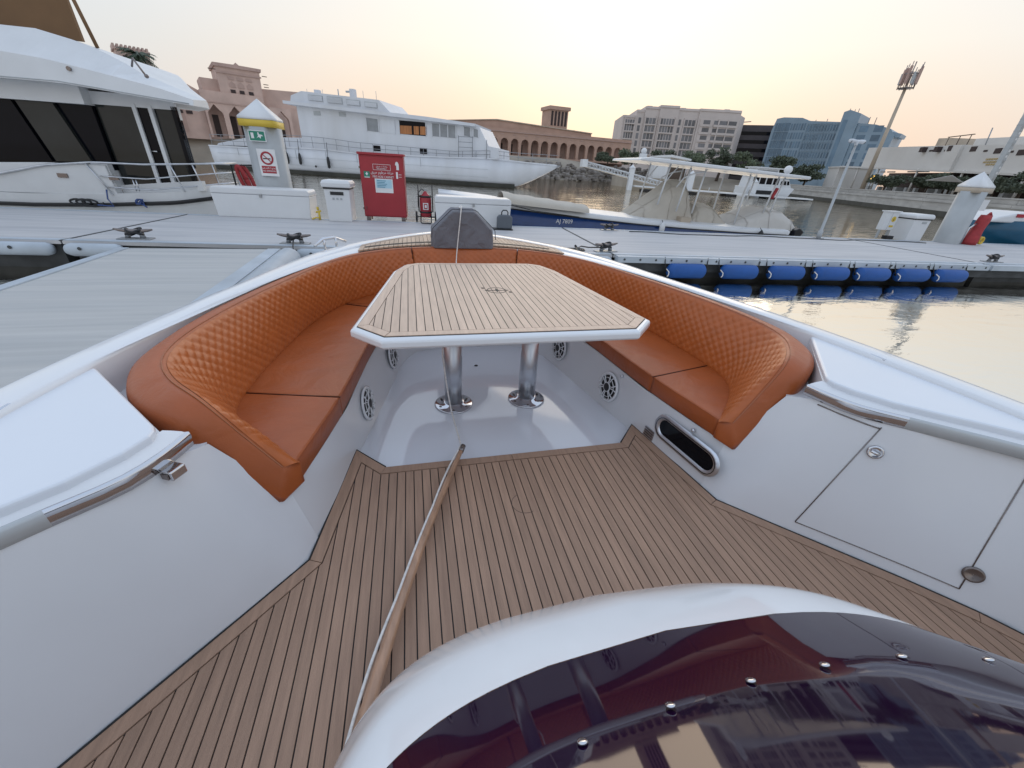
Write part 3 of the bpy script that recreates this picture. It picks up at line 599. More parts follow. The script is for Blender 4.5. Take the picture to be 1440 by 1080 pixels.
# ================================================================== BIG WHITE SHIP
sh = frame('white_ship', 'long white ship with vents, railing and curtained cabin windows behind the dock', 'ship', (-13.7, 60.1), (.915, -.404))
top = [(-12, 1.9), (-6, 1.9), (-1, 2.2), (4, 2.2), (8, 2.0), (16, 2.1), (20, 2.15), (24, 2.3), (28, 2.1), (31.9, 2.0)]
def off(s): return 0 if s < 20 else 3.6 * ((s - 20) / 11.9) ** 2.2
rows = []
for s in np.linspace(-12, 31.9, 45):
    zt = interp(top, s); o = off(s); k = max(0, (s - 24) / 7.9)
    zb = -.7 if s < 26 else -.7 + (zt + .65) * ((s - 26) / 5.9) ** 1.3
    rows.append([(s, o, zt), (s, o + .1, .5 * (zt + zb)), (s, o + .35, zb), (s, 7.2 - o - .35, zb), (s, 7.2 - o, zt)])
hu = MB(); hu.loft(rows, True, True, True); hu.obj('hull', WHITEF, sh)
MB().loft([[(s, off(s) - .01 + .28, -.72), (s, off(s) - .02 + .15, -.2)] for s in np.linspace(-12, 27, 30)]).obj('boot_stripe', ALGAE, sh)
MB().loft([[(s, off(s) - .06, interp(top, s) - .08), (s, off(s) - .06, interp(top, s) + .06)] for s in np.linspace(-12, 31.5, 40)]).obj('rub_rail', WHITEF, sh)
MB().slab([(.9, 2.1), (22.9, 2.1), (25.2, 2.3), (25.1, 3.3), (24, 3.45), (22.9, 5.2), (.9, 6.5)], .4, 6.6).obj('deckhouse', WHITEF, sh)
MB().slab([(-.3, 6.55), (12.6, 5.8), (22.5, 5.2), (22.6, 5.45), (17, 5.9), (12.6, 6.15), (-.3, 6.85)], -.25, 7.2).obj('roof', WHITEF, sh)
MB().slab([(.3, 6.85), (12.6, 6.16), (11.3, 7.3), (1.9, 7.85), (.5, 7.4)], .3, 6.5).obj('upper_deckhouse', WHITEF, sh)
for x0, x1, z0, z1 in ((2.7, 4.5, 6.95, 7.55), (5.05, 6.9, 6.8, 7.45), (7.4, 9.05, 6.68, 7.25), (9.6, 11.1, 6.55, 7.1)):
    v = MB().slab([(x0, z0 + .05), (x1, z0 - .05), (x1, z1 - .08), (x0, z1)], .24, .36).obj('vent', PILE, sh)
    for k in range(6): z = z0 + .08 + k * (z1 - z0 - .16) / 6; MB().slab([(x0 + .06, z), (x1 - .06, z - .06), (x1 - .06, z + .0), (x0 + .06, z + .06)], .19, .25).obj('louvre', WHITEF, v)
for x, z in ((2.4, 8.25), (6.9, 8.45)): MB().box(x, x + .55, 2, 2.6, 7.4, z).obj('funnel', WHITEF, sh)
MB().tube([(6.3, 2.3, 8.2), (6.95, 2.3, 8.2)], .1, 6).obj('horn', PILE, sh)
for x in (3.0, 6.2): v = MB().box(x, x + .85, .36, .5, 5.6, 6.0).obj('window', PILE, sh)
def swin(x0, x1, z0, z1, m, n):
    w = MB().slab([(x0, z0 + .05), (x1, z0 - .05), (x1, z1 - .06), (x0, z1 + .04)], .36, .5).obj('window', m, sh)
    for k in range(n + 1): x = x0 + (x1 - x0) * k / n; MB().box(x - .05, x + .05, .33, .38, z0 - .03, z1).obj('window_bar', WHITEF, w)
swin(9.5, 11.0, 4.3, 5.55, GLASSW, 1); swin(11.25, 12.95, 4.2, 5.5, WHITEF, 1)
swin(13.5, 16.7, 4.15, 5.45, BLKG, 1)
for x in (13.6, 15.25, 16.0): MB().box(x, x + (.75 if x < 14 or x > 15.9 else .6), .33, .37, 4.2, 5.0).obj('curtain', CURT, sh)
MB().box(14.35, 15.0, .33, .37, 4.2, 5.0).obj('curtain', CURT, sh)
swin(17.4, 20.2, 4.1, 5.3, GLASSW, 3); swin(21.1, 21.9, 4.3, 5.15, GLASSW, 1); swin(22.2, 22.8, 4.25, 5.0, GLASSW, 1)
for x in (10.1, 15.85): MB().box(x, x + .85, .33, .5, 2.35, 2.9).obj('porthole', BLKG, sh)
MB().lathe([(.12, -.03), (.12, .03)], (2.46, -.02, .33), 12, 'y').obj('scupper', BLK, sh)
ra = [(-12, 1.2), (.9, 1.25), (8, 1.1), (20, .6), (25, .75), (31.6, 1.0)]
def rz(s): return interp(top, s)
rl = []
for f in (1, .5):
    MB().tube([(s, off(s) + .05, rz(s) + interp(ra, s) * f) for s in np.linspace(-11.5, 31.6, 50)], .028, 5).obj('rail', RAILM, sh)
for s in np.arange(-11.5, 31.7, 1.55): MB().tube([(s, off(s) + .05, rz(s) - .1), (s, off(s) + .05, rz(s) + interp(ra, s))], .028, 5).obj('stanchion', RAILM, sh)
for k in range(3): MB().tube([(20.6 + k * 1.6, off(21 + k) + .02, 2.2), (20.6 + k * 1.6, off(21 + k) + .02, 4.3 if k < 2 else 4.0)], .04, 5).obj('ladder_post', RAILM, sh)
for z in (3.2, 3.7, 4.2): MB().tube([(20.6, .0, z), (22.2, .02, z)], .03, 5).obj('ladder_rung', RAILM, sh)
MB().slab([(-11.5, 2.0), (.8, 2.2), (.8, 3.3), (-6.4, 3.1), (-11.3, 2.2)], .8, 6).obj('aft_house', WHITEF, sh)
MB().tube([(4.9, 3, 7.3), (4.9, 3, 8.5)], .07, 6).obj('mast', PILE, sh)
for x in (1.5, 3.5, 8.6, 10.2): MB().tube([(x, 2, 7.2), (x, 2, 8.3)], .025, 4).obj('whip_antenna', PILE, sh)
for z in (.35, 1.15):
    MB().loft([[(s, off(s) + (.03 if z < .5 else .015) - .012 + .1 * max(0, .7 - z), z - .012), (s, off(s) + (.03 if z < .5 else .015) - .012 + .1 * max(0, .7 - z), z + .012)] for s in np.linspace(-11, 24, 40)]).obj('hull_seam', PILE, sh)
for s in (-8, -4, 0, 4, 8, 12, 16): MB().box(s - .012, s + .012, -.012, .03, 1.0, 2.0).obj('hull_seam', PILE, sh)
for i, (s, z, lab) in enumerate(((-1.1, 1.9, 'small dark fender on the ship side beside the grey pile'), (.6, 1.9, 'dark fender hanging on the white ship side, right of the pile'), (4.35, 1.7, 'long dark fender on the white ship side nearest the red cabinet'))):
    t = frame('ship_fender', lab, 'fender', (-13.7 + .915 * s, 60.1 - .404 * s), (.915, -.404), 'dark fenders on the white ship')
    MB().lathe([(.02, z - 1.5), (.16, z - 1.4), (.18, z - .8), (.12, z - .35), (.03, z - .2)], (0, -.2, 0), 10).obj('body', BLK, t); MB().tube([(0, -.2, z - .3), (0, -.05, z + 1.2)], .03, 5).obj('line', BLK, t)

# ================================================================== LEFT YACHT
ya = frame('motor_yacht', 'white motor yacht with dark tinted windows moored behind the dock at left', 'yacht', (-16, 15.8), (.998, -.07))
def yo(s): return 0 if s < 8.4 else 1.5 * ((s - 8.4) / 1.5) ** 2.2
def rub(s): return interp([(-4, -.22), (5, -.2), (7.6, -.10), (8.7, .02), (9.9, .20)], s)
rows = []
for s in list(np.linspace(-4, 8.4, 8)) + list(np.linspace(8.6, 9.95, 8)):
    r = rub(s); rows.append([(s, yo(s), r + .30), (s, yo(s), r), (s, yo(s) + .25, -.8), (s, 5 - yo(s) - .25, -.8), (s, 5 - yo(s), r + .30)])
MB().loft(rows, True, False, True).obj('hull', WHITE, ya)
MB().loft([[(s, yo(s) - .05, rub(s) - .05), (s, yo(s) - .09, rub(s) + .0), (s, yo(s) - .05, rub(s) + .06)] for s in list(np.linspace(-4, 8.4, 8)) + list(np.linspace(8.6, 9.9, 10))]).obj('rub_rail', BLK, ya)
MB().slab([(-4, .05), (7.05, .12), (7.0, .93), (5.5, .92), (4, .84), (-4, .8)], .02, .3).obj('bulwark', WHITE, ya, .02)
MB().box(-4, 7.05, .3, 4.8, .8, 2.5).obj('deckhouse', BLKG, ya)
MB().slab([(-4, 2.38), (7.07, 2.38), (7.07, 2.8), (-4, 2.8)], .05, 4.8).obj('header', WHITE, ya)
MB().prism([(7.05, .5), (9.1, .5), (7.0, 4.8), (5.0, 4.8)], .3, 2.6).obj('saloon', BLKG, ya)
MB().slab([(7.08, .36), (8.0, .42), (8.02, 2.5), (7.08, 2.58)], .42, .5).obj('glass_panel', GLASSR, ya)
MB().slab([(4.4, .93), (5.6, .95), (5.25, 2.37), (4.1, 2.37)], .2, .3).obj('glass_panel', BLKG, ya)
MB().slab([(5.7, .96), (6.6, .97), (6.2, 2.37), (5.35, 2.37)], .2, .3).obj('glass_panel', GLASSR, ya)
dr = MB().slab([(8.12, .5), (8.42, .52), (8.42, 2.42), (8.12, 2.42)], .40, .5).obj('door', BLKG, ya)
for x in (8.02, 8.42): MB().box(x, x + .1, .34, .5, .45, 2.5).obj('door_frame', WHITE, ya)
MB().tube([(8.16, .36, 1.35), (8.32, .34, 1.35)], .02, 6).obj('handle', CHROME, dr)
MB().slab([(8.53, .5), (9.0, .6), (9.0, 2.42), (8.53, 2.44)], .44, .5).obj('glass_panel', GLASSR, ya)
MB().box(7.0, 9.1, .36, .52, 2.42, 2.72).obj('door_header', WHITE, ya); MB().box(9.0, 9.1, .36, .5, .5, 2.5).obj('door_frame', BLKG, ya)
MB().slab([(7.05, .1), (9.3, .35), (9.3, .62), (8.5, .55), (7.05, .4)], .3, .48).obj('sill', WHITE, ya)
MB().slab([(6.6, .35), (7.06, .35), (7.02, .95), (6.6, .95)], .1, .5).obj('side_panel', WHITE, ya)
low = [(-4, 2.80), (7, 2.78), (8.57, 2.63), (10.05, 2.50)]; cr_ = [(-4, 3.4), (5.67, 3.36), (6.86, 3.26), (9.17, 2.86), (10.08, 2.62)]; tp = [(-4, 4.05), (6.41, 3.97), (7.31, 3.78), (8.07, 3.5), (8.46, 3.25), (9.36, 2.93), (10.02, 2.70)]
ss_ = np.linspace(-4, 10.0, 40)
def rd(s): return 1 if s < 7.4 else max(0, 1 - (s - 7.4) / 2.6)
MB().loft([[(s, .2, interp(low, s) + .02), (s, -.45, interp(low, s)), (s, -.40, interp(cr_, s)), (s, .35, max(interp(tp, s), interp(cr_, s) + .03)), (s, .35 + 4.25 * rd(s), max(interp(tp, s), interp(cr_, s) + .03)), (s, .4 + 5 * rd(s), interp(cr_, s)), (s, .4 + 5 * rd(s), interp(low, s))] for s in ss_], True, False, True).obj('roof', WHITE, ya)
MB().slab([(3, 4.0), (7.05, 3.88), (7.02, 4.9), (3, 5.1)], .9, 1.0).obj('canopy', BROWNC, ya)
MB().tube([(7.42, .8, 3.75), (7.2, .8, 5.0)], .05, 6).obj('canopy_pole', BROWNC, ya)
MB().tube([(8.5, .1, 3.32), (8.66, -.05, 3.48), (8.92, -.2, 3.12)], .025, 6).obj('davit_arm', DSTEEL, ya); MB().ball((8.94, -.2, 3.10), .05).obj('davit_tip', DSTEEL, ya)
for x, z in ((5.6, 2.95), (7.34, 2.99)): MB().lathe([(.05, -.02), (.05, .02)], (x, -.45, z + .1), 12, 'y').obj('courtesy_light', DSTEEL, ya)
def yr(s): return yo(s) - .02
trl = [(3.2, .35), (4.34, .58), (5.48, .85), (6.75, .99), (8, 1.0), (9.1, 1.07), (9.95, 1.14)]
MB().tube([(s, yr(s), interp(trl, s)) for s in np.linspace(3.2, 9.9, 26)], .028, 6).obj('top_rail', STEEL, ya)
MB().tube([(s, yr(s), interp([(6.8, .64), (8, .62), (9.9, .88)], s)) for s in np.linspace(6.8, 9.9, 14)], .018, 6).obj('mid_rail', STEEL, ya)
MB().tube([(s, yr(s), interp([(6.9, .36), (8, .33), (9.9, .58)], s)) for s in np.linspace(6.9, 9.9, 14)], .018, 6).obj('mid_rail', STEEL, ya)
for s0, s1 in ((6.55, 6.95), (8.7, 8.85), (9.15, 9.25), (9.5, 9.55), (9.9, 9.88)): MB().tube([(s0, yr(s0), interp(trl, s0)), (s1, yr(s1), rub(s1) + .28)], .02, 6).obj('stanchion', STEEL, ya)
MB().tube([(7.6, .0, .28), (7.6, .0, .6), (7.68, .0, .6), (7.68, .0, .28)], .018, 6).obj('bow_cleat', STEEL, ya)
for x in (-1, 2.2, 4.8): MB().tube([(x, -.43, 2.84), (x, -.40, 3.36)], .006, 4).obj('panel_seam', DSTEEL, ya)
MB().tube([(s, -.452, interp(low, s) + .03) for s in np.linspace(-4, 9.9, 20)], .012, 5).obj('gutter', PILE, ya)
MB().tube([(5.2, 1.5, 4.0), (5.1, 1.5, 5.2)], .015, 5).obj('whip_antenna', WHITE, ya)
for x in (5.72, 7.0): MB().slab([(x, .55), (x + .25, .55), (x + .25, .66), (x, .66)], -.01, .02).obj('vent', DSTEEL, ya)
# mooring line coil on the yacht side
ml = frame('mooring_line', 'dark coiled mooring line hanging on the yacht rub rail', 'rope', (-16, 15.8), (.998, -.07))
p = [(6.0 + .22 * math.cos(a) * (1 + .1 * math.sin(3 * a)) + a * .025, -.14 - .02 * math.sin(a * 2), -.08 + .09 * math.sin(a)) for a in np.linspace(0, 19, 70)]
MB().tube(p, .028, 6).obj('coil', BLK, ml); MB().tube([(6.9, -.12, .3), (6.85, -.14, .05), (6.95, -.16, -.15), (6.7, -.4, -.1)], .022, 6).obj('tail', NAVY, ml)
bl = frame('blue_line', 'short blue mooring line knotted at the yacht bow quarter', 'rope', (-16, 15.8), (.998, -.07))
MB().tube([(7.65 + .10 * math.cos(a), -.13, .0 + .07 * math.sin(a * 1.3)) for a in np.linspace(0, 14, 40)] + [(7.9, -.3, -.12)], .022, 6).obj('knot', NAVY, bl)

# ================================================================== DOCK
DA = math.atan2(-.065, 1); du = Vector((math.cos(DA), math.sin(DA)))
dk = thing('floating_dock', 'wide grey floating dock with brushed deck and pale bumper edges', 'dock', (0, 8.72, -.1), DA)
DW = 4.28
xs = [-26, -17.5, -6.72, 3.9, 14.55, 25.2, 36]
for x0, x1 in zip(xs, xs[1:]):
    MB().box(x0 + .015, x1 - .015, 0, DW, -.06, 0).obj('deck_panel', DOCK, dk)
    MB().box(x0 + .1, x1 - .1, .1, DW - .1, -.75, -.07).obj('float', DARKC, dk)
    MB().box(x0 + .03, x1 - .03, .005, .16, .001, .012).obj('edge_plate', TUBE, dk); MB().box(x0 + .03, x1 - .03, DW - .16, DW - .005, .001, .012).obj('edge_plate', TUBE, dk)
for x in xs[1:-1]: MB().box(x - .03, x + .03, 0, DW, -.01, .006).obj('joint_strip', DARKC, dk)
def bumper(x0, x1, y, name='bumper', r=.115):
    MB().lathe([(.01, x0), (r * .75, x0 + .02), (r, x0 + .1), (r, x1 - .1), (r * .75, x1 - .02), (.01, x1)], (0, y, -.14), 14, 'x').obj(name, TUBE, dk)
    for k in range(int((x1 - x0) / .55)): MB().lathe([(.03, -.006), (.03, .006)], (x0 + .3 + k * .55, y - .123, -.10), 8, 'y').obj('bolt', DARKC, dk)
for x0, x1 in ((-16, -8.9), (-8.8, -6.85), (-6.65, -5.75), (-2.75, -.9), (-.85, 1.2), (1.3, 3.85)): bumper(x0, x1, -.06)
MB().box(3.95, 14.5, -.2, -.005, -.13, .0).obj('timber_edge', TUBE, dk)
MB().box(14.6, 36, -.2, -.005, -.13, .0).obj('timber_edge', TUBE, dk)
MB().box(3.95, 36, -.06, .05, -.34, -.14).obj('fascia', DARKC, dk)
for k in range(28): MB().lathe([(.025, -.006), (.025, .006)], (4.1 + k * .38, -.203, -.06), 8, 'y').obj('bolt', DARKC, dk)
# finger pier
fi = thing('finger_pier', 'pale grey finger pier reaching toward us on the left', 'dock', (-2.92, 8.6, -.1), R(-90) + .028)
MB().box(0, 14, -2.5, -.02, -.06, 0).obj('deck_panel', DOCKF, fi); MB().box(.1, 14, -2.4, -.1, -.6, -.07).obj('float', DARKC, fi)
MB().box(.02, 14, -.24, -.03, .002, .015).obj('edge_plate', TUBE, fi); MB().box(.02, 14, -2.56, -2.42, -.05, .015).obj('edge_plate', TUBE, fi)
MB().box(-.04, .0, -2.5, 0, -.02, .004).obj('joint_strip', DARKC, fi)
MB().lathe([(.01, .05), (.14, .08), (.2, .2), (.2, 13.8), (.01, 14)], (0, .14, -.13), 14, 'x').obj('bumper', TUBE, fi)
for k in range(16): MB().lathe([(.025, -.006), (.025, .006)], (.4 + k * .42, .325, -.17), 8, 'y').obj('bolt', DARKC, fi)
# blue fenders on the front edge
def make_fender():
    t = thing('blue_fender', 'leftmost of the seven blue fenders along the dock edge', 'fender', (0, 0, 0), 0, 'blue fenders along the dock edge')
    MB().lathe([(.012, -.49), (.05, -.485), (.10, -.45), (.155, -.40), (.163, -.37), (.163, .37), (.155, .40), (.10, .45), (.05, .485), (.012, .49)], (0, 0, 0), 20, 'x').obj('body', BLUEF, t)
    for s in (-1, 1):
        MB().tube([(s * .49, 0, 0), (s * .53, .05, .14), (s * .54, .10, .28)], .012, 6).obj('rope', BLK, t)
        MB().lathe([(.025, -.51 if s < 0 else .47), (.025, -.47 if s < 0 else .51)], (0, 0, 0), 10, 'x').obj('eye', BLK, t)
    MB().tube([(-.535, -.06, .05), (-.50, -.13, -.0), (-.505, -.15, -.06), (-.535, -.15, -.10)], .012, 6).obj('glint_crescent', ROPE, t)  # white crescent shaped to stand for a glint beside the fender end
    return t
fd = make_fender()
ordn = ['leftmost', 'second from left', 'third from left', 'middle', 'third from right', 'second from right', 'rightmost']
def dpt(x, y, z=0): p = Vector((0, 8.72)) + du * x + Vector((-du.y, du.x)) * y; return (p.x, p.y, -.1 + z)
for k, x in enumerate((5.62, 6.98, 8.25, 9.52, 10.74, 11.97, 13.18)):
    lab = f'{ordn[k]} of the seven blue cylindrical fenders along the dock edge'
    if k == 0: fd.location = dpt(x, -.28, -.27); fd.rotation_euler.z = DA; fd['label'] = lab
    else: dup(fd, dpt(x, -.28, -.27), DA, lab)
f2 = thing('blue_fender', 'blue fender wedged beside the finger pier bumper next to our boat', 'fender', (-2.62, 6.9, -.42), R(80))
MB().lathe([(.01, -.45), (.12, -.40), (.16, -.3), (.16, .3), (.12, .40), (.01, .45)], (0, 0, 0), 18, 'x').obj('body', mat('violet_fender', (.02, .04, .22), .45), f2)
# cleats
def make_cleat(label):
    t = thing('cleat', label, 'cleat', (0, 0, 0), 0, 'galvanised dock cleats')
    MB().box(-.26, .26, -.1, .1, 0, .02).obj('base', GALV, t, .005)
    for s in (-1, 1): MB().tube([(s * .12, 0, .02), (s * .10, 0, .13)], [.045, .03], 10).obj('leg', GALV, t)
    MB().tube([(-.30, 0, .17), (-.22, 0, .155), (-.1, 0, .14), (.1, 0, .14), (.22, 0, .155), (.30, 0, .17)], [.015, .028, .034, .034, .028, .015], 10).obj('horn', DSTEEL, t)
    MB().tube([(.12 * math.cos(a) * (1 + .12 * math.sin(2.3 * a)), .06 * math.sin(a), .08 + .012 * a / 3 + .03 * math.sin(a * 1.7)) for a in np.linspace(0, 22, 90)], .022, 6).obj('rope_turns', BLK, t)
    return t
c0 = make_cleat('rope-wrapped cleat at the inner corner of the finger pier, left'); c0.location = dpt(-5.72, .35); c0.scale = (1.05, 1.05, 1.05)
for (x, y, lab, rz) in ((-2.85, .3, 'rope-wrapped cleat on the dock edge left of our boat bow', 0), (3.85, .35, 'rope-wrapped cleat on the dock edge right of our boat bow', .3), (5.4, 4.1, 'cleat on the dock back edge beside the blue boat number', 0), (15.35, .35, 'small bare cleat on the dock edge near the right end', 0)):
    c = dup(c0, dpt(x, y), DA + rz, lab)
# mooring lines from the two cleats to our boat
for nm, lab, pts in (('mooring_line', 'thin dark mooring line from the left dock cleat to our boat', [dpt(-2.85, .2, .08), (-2.72, 8.55, -.1), (-2.6, 8.3, -.32), (-2.2, 7.6, -.40), (-1.4, 5.6, .2), (-1.05, 4.6, .72)]),
                     ('mooring_line', 'dark mooring line from the right dock cleat to our boat bow', [dpt(3.85, .35, .1), (3.4, 8.75, .0), (3.1, 8.6, .05), (2.9, 8.2, .02), (2.3, 6.7, .3), (1.3, 4.4, .76)])):
    t = thing(nm, lab, 'rope', pts[0], 0, world_coords=True); MB().tube([tuple(q) for q in smooth_path(pts, 24)], .014, 6).obj('line', BLK, t)

hz = thing('dock_hose', 'thin dark water hose lying along the back of the right dock', 'hose', dpt(6.0, 3.7, .02), 0, world_coords=True)
hp = [dpt(x, 3.75 + .12 * math.sin(x * 1.3) + .05 * math.sin(x * 3.1), .018) for x in np.linspace(6.0, 17.4, 60)]
MB().tube(hp, .013, 6).obj('hose', DARKC, hz)
rc = thing('coiled_rope', 'small dark coil of rope on the deck beside the right dock cleat', 'rope', dpt(3.15, .42, .0), 0)
MB().tube([((.06 + .008 * a) * math.cos(a), (.05 + .006 * a) * math.sin(a), .016 + .003 * math.sin(a * 3)) for a in np.linspace(0, 22, 110)], .014, 6).obj('coil', BLK, rc)
# ------------------------------------------------------------------ things on the dock
def storage_box(label, p0, p1, h, d=.75):
    c = ((p0[0] + p1[0]) / 2, (p0[1] + p1[1]) / 2, -.1); L = math.hypot(p1[0] - p0[0], p1[1] - p0[1]); t = thing('dock_box', label, 'storage box', c, DA, 'white dock boxes')
    MB().loft([[(x * s, y, z) for x, y in ((-L / 2, 0), (L / 2, 0), (L / 2, d), (-L / 2, d))] for z, s in ((0, .96), (h * .78, 1.0))], True, False, True).obj('body', WHITE, t, .02)
    MB().loft([[(x * s, y, z) for x, y in ((-L / 2, -.008), (L / 2, -.008), (L / 2, d + .008), (-L / 2, d + .008))] for z, s in ((h * .785, 1.005), (h * .93, 1.0), (h, .965))], True, False, True).obj('lid', WHITE, t, .025)
    MB().box(-.03, .03, -.045, 0, h * .70, h * .80).obj('latch', GALV, t)
    return t
storage_box('long white dock box in front of the grey pile, left', (-5.68, 13.2), (-3.22, 13.05), .74)
storage_box('white dock box behind the grey covered windlass', (.18, 12.5), (2.38, 12.35), .78)
def bin_(label, loc, h=1.04, w=.66, g='white dock bins'):
    t = thing('waste_bin', label, 'bin', loc, DA, g)
    MB().loft([[(x * s, y * s, z) for x, y in ((-w / 2, -w / 2), (w / 2, -w / 2), (w / 2, w / 2), (-w / 2, w / 2))] for z, s in ((0, .94), (h * .80, 1.0))], True, False, True).obj('body', WHITE, t, .015)
    MB().loft([[(x * s, y * s, z) for x, y in ((-w / 2, -w / 2), (w / 2, -w / 2), (w / 2, w / 2), (-w / 2, w / 2))] for z, s in ((h * .83, 1.14), (h * .93, 1.16), (h, 1.04))], True, False, True).obj('lid', WHITE, t, .03)
    MB().box(-w / 2 - .01, w / 2 + .01, -w / 2 - .02, w / 2 - .05, h * .79, h * .835).obj('slot', BLK, t)
    return t
b1 = bin_('white lidded bin with a black label left of the red cabinet', (-2.42, 13.1, -.1))
MB().box(-.17, .17, -.345, -.32, .68, .76).obj('label_plate', BLACKP, b1)
for k in range(3): MB().box(-.13 + k * .1, -.08 + k * .1, -.338, -.322, .56, .61).obj('pictogram', PILE, b1)
b2 = bin_('white lidded bin at the right between the info board and the right pile', (17.72, 12.1, -.1), .92, .72)
MB().box(.0, .2, -.372, -.34, .60, .67).obj('label_plate', PILE, b2)
# fire hose cabinet
fc = thing('hose_cabinet', 'tall red fire hose cabinet on short legs on the dock back edge', 'fire cabinet', (-1.22, 13.2, -.1), DA)
MB().box(-.60, .60, 0, .5, .11, 1.70).obj('body', RED, fc, .012)
MB().box(-.585, .585, -.015, .0, .14, 1.66).obj('door', RED, fc, .006)
MB().box(-.63, .63, -.05, .53, 1.70, 1.76).obj('roof', RED, fc, .008)
for x in (-.56, .44):
    for y in (.02, .38): MB().box(x, x + .12, y, y + .1, 0, .11).obj('leg', DSTEEL, fc)
MB().box(-.62, -.59, -.03, .02, .3, .36).obj('hinge', DSTEEL, fc); MB().box(-.62, -.59, -.03, .02, 1.35, 1.41).obj('hinge', DSTEEL, fc)
MB().box(-.22, .27, -.019, -.015, .76, 1.12).obj('notice', SIGNW, fc); MB().box(-.19, .24, -.021, -.018, .88, 1.10).obj('notice_print', SIGNB, fc)
for k in range(5): MB().box(-.16, .05 + .03 * (k % 3), -.0235, -.0205, .90 + k * .04, .915 + k * .04).obj('notice_line', mat('blue_print', (.05, .2, .3), .6), fc)
g_ = MB().box(-.50, -.34, -.02, -.015, 1.13, 1.29).obj('first_aid_sign', GREEN, fc)
MB().box(-.435, -.405, -.023, -.019, 1.19, 1.27).obj('cross_bar', SIGNW, fc); MB().box(-.455, -.385, -.0232, -.019, 1.217, 1.243).obj('cross_bar', SIGNW, fc); MB().box(-.49, -.35, -.0225, -.019, 1.135, 1.155).obj('caption_strip', SIGNW, fc)
text('lettering', 'FIRE HOSE CABINET', .083, SIGNW, fc, upright(.02, -.018, 1.165, .78))
ar_txt = ''.join(reversed('ﺧﺰﺍﻧﺔ ﺧﺮﻃﻮﻡ ﺣﺮﻳﻖ'))
text('lettering', ar_txt, .095, SIGNW, fc, upright(.0, -.018, 1.275, .9))
text('lettering', ''.join(reversed('ﻣﻌﺪﺍﺕ ﺣﺮﻳﻖ')), .06, SIGNW, fc, upright(.0, -.018, 1.43)); text('lettering', 'FIRE EQUIPMENT', .042, SIGNW, fc, upright(0, -.018, 1.37, .85))
for x0, x1, z0, z1 in ((-.24, .24, 1.475, 1.483), (-.24, .24, 1.335, 1.343), (-.24, -.232, 1.335, 1.483), (.232, .24, 1.335, 1.483)): MB().box(x0, x1, -.018, -.015, z0, z1).obj('frame_line', SIGNW, fc)
e_ = MB(); e_.slab([(.40, 1.36), (.47, 1.36), (.47, 1.5), (.45, 1.55), (.42, 1.57), (.39, 1.55), (.37, 1.5), (.385, 1.46), (.40, 1.5)], -.018, -.015); e_.obj('hose_pictogram', SIGNW, fc)
MB().box(.38, .43, -.018, -.015, 1.14, 1.31).obj('pictogram', SIGNW, fc); MB().box(.45, .53, -.018, -.015, 1.24, 1.25).obj('pictogram', SIGNW, fc); MB().box(.45, .53, -.018, -.015, 1.18, 1.19).obj('pictogram', SIGNW, fc)
MB().tube([(-.52, -.02, .30), (-.52, -.05, .30), (-.52, -.05, .38), (-.52, -.02, .38)], .008, 6).obj('handle', DSTEEL, fc)
# wheeled extinguisher
fx = thing('fire_extinguisher', 'red wheeled fire extinguisher on a black trolley beside the cabinet', 'extinguisher', (-.06, 13.0, -.1), DA)
MB().lathe([(.02, .16), (.14, .18), (.165, .24), (.165, .66), (.14, .74), (.07, .80), (.04, .86), (.02, .87)], n=20).obj('cylinder', RED, fx)
MB().tube([(-.20, .08, .3), (-.20, .08, 1.02)], .016, 8).obj('frame_bar', BLK, fx); MB().tube([(.20, .08, .3), (.20, .08, 1.02)], .016, 8).obj('frame_bar', BLK, fx)
for z in (.28, .70): MB().lathe([(.172, z), (.18, z + .01), (.18, z + .04), (.172, z + .05)], n=20, caps=False).obj('strap', BLK, fx)
MB().tube([(-.15, -.05, .25), (-.15, -.2, .04), (-.12, -.24, .02), (.12, -.24, .02), (.15, -.2, .04), (.15, -.05, .25)], .016, 8).obj('foot_bar', BLK, fx)
MB().tube([(-.3, .1, .16), (.3, .1, .16)], .015, 8).obj('axle', BLK, fx)
for s in (-1, 1):
    w = MB().lathe([(.08, -.02), (.155, -.025), (.16, 0), (.155, .025), (.08, .02)], (.28 * s, .1, .16), 20, 'x').obj('wheel', BLK, fx); MB().lathe([(.07, -.03), (.07, .03)], (.28 * s, .1, .16), 12, 'x').obj('hub', GALV, w)
MB().box(-.07, .08, -.178, -.155, .38, .56).obj('label_plate', SIGNW, fx); MB().box(-.045, .055, -.182, -.17, .40, .54).obj('label_print', RED, fx); MB().box(-.02, .035, -.185, -.175, .43, .51).obj('label_mark', SIGNW, fx)
MB().tube([(.0, 0, .86), (-.1, -.06, .92), (-.2, -.1, .8), (-.21, -.1, .5), (-.19, -.08, .36)], .014, 8).obj('hose', BLK, fx); MB().box(-.03, .05, -.03, .03, .86, .93).obj('valve', GALV, fx)
# tool case
bg_ = thing('tool_case', 'grey carrying case with a handle standing by the white dock box', 'case', (2.12, 12.0, -.1), DA)
MB().slab([(-.22, .03), (.22, .03), (.22, .34), (.15, .40), (-.15, .40), (-.22, .34)], -.09, .09).obj('body', mat('case_grey', (.10, .115, .135), .5), bg_, .03)
MB().tube([(-.09, 0, .39), (-.09, 0, .47), (-.05, 0, .52), (.05, 0, .52), (.09, 0, .47), (.09, 0, .39)], .016, 8).obj('handle', BLK, bg_); MB().box(-.32, .24, -.13, .12, 0, .03).obj('base', BLK, bg_)
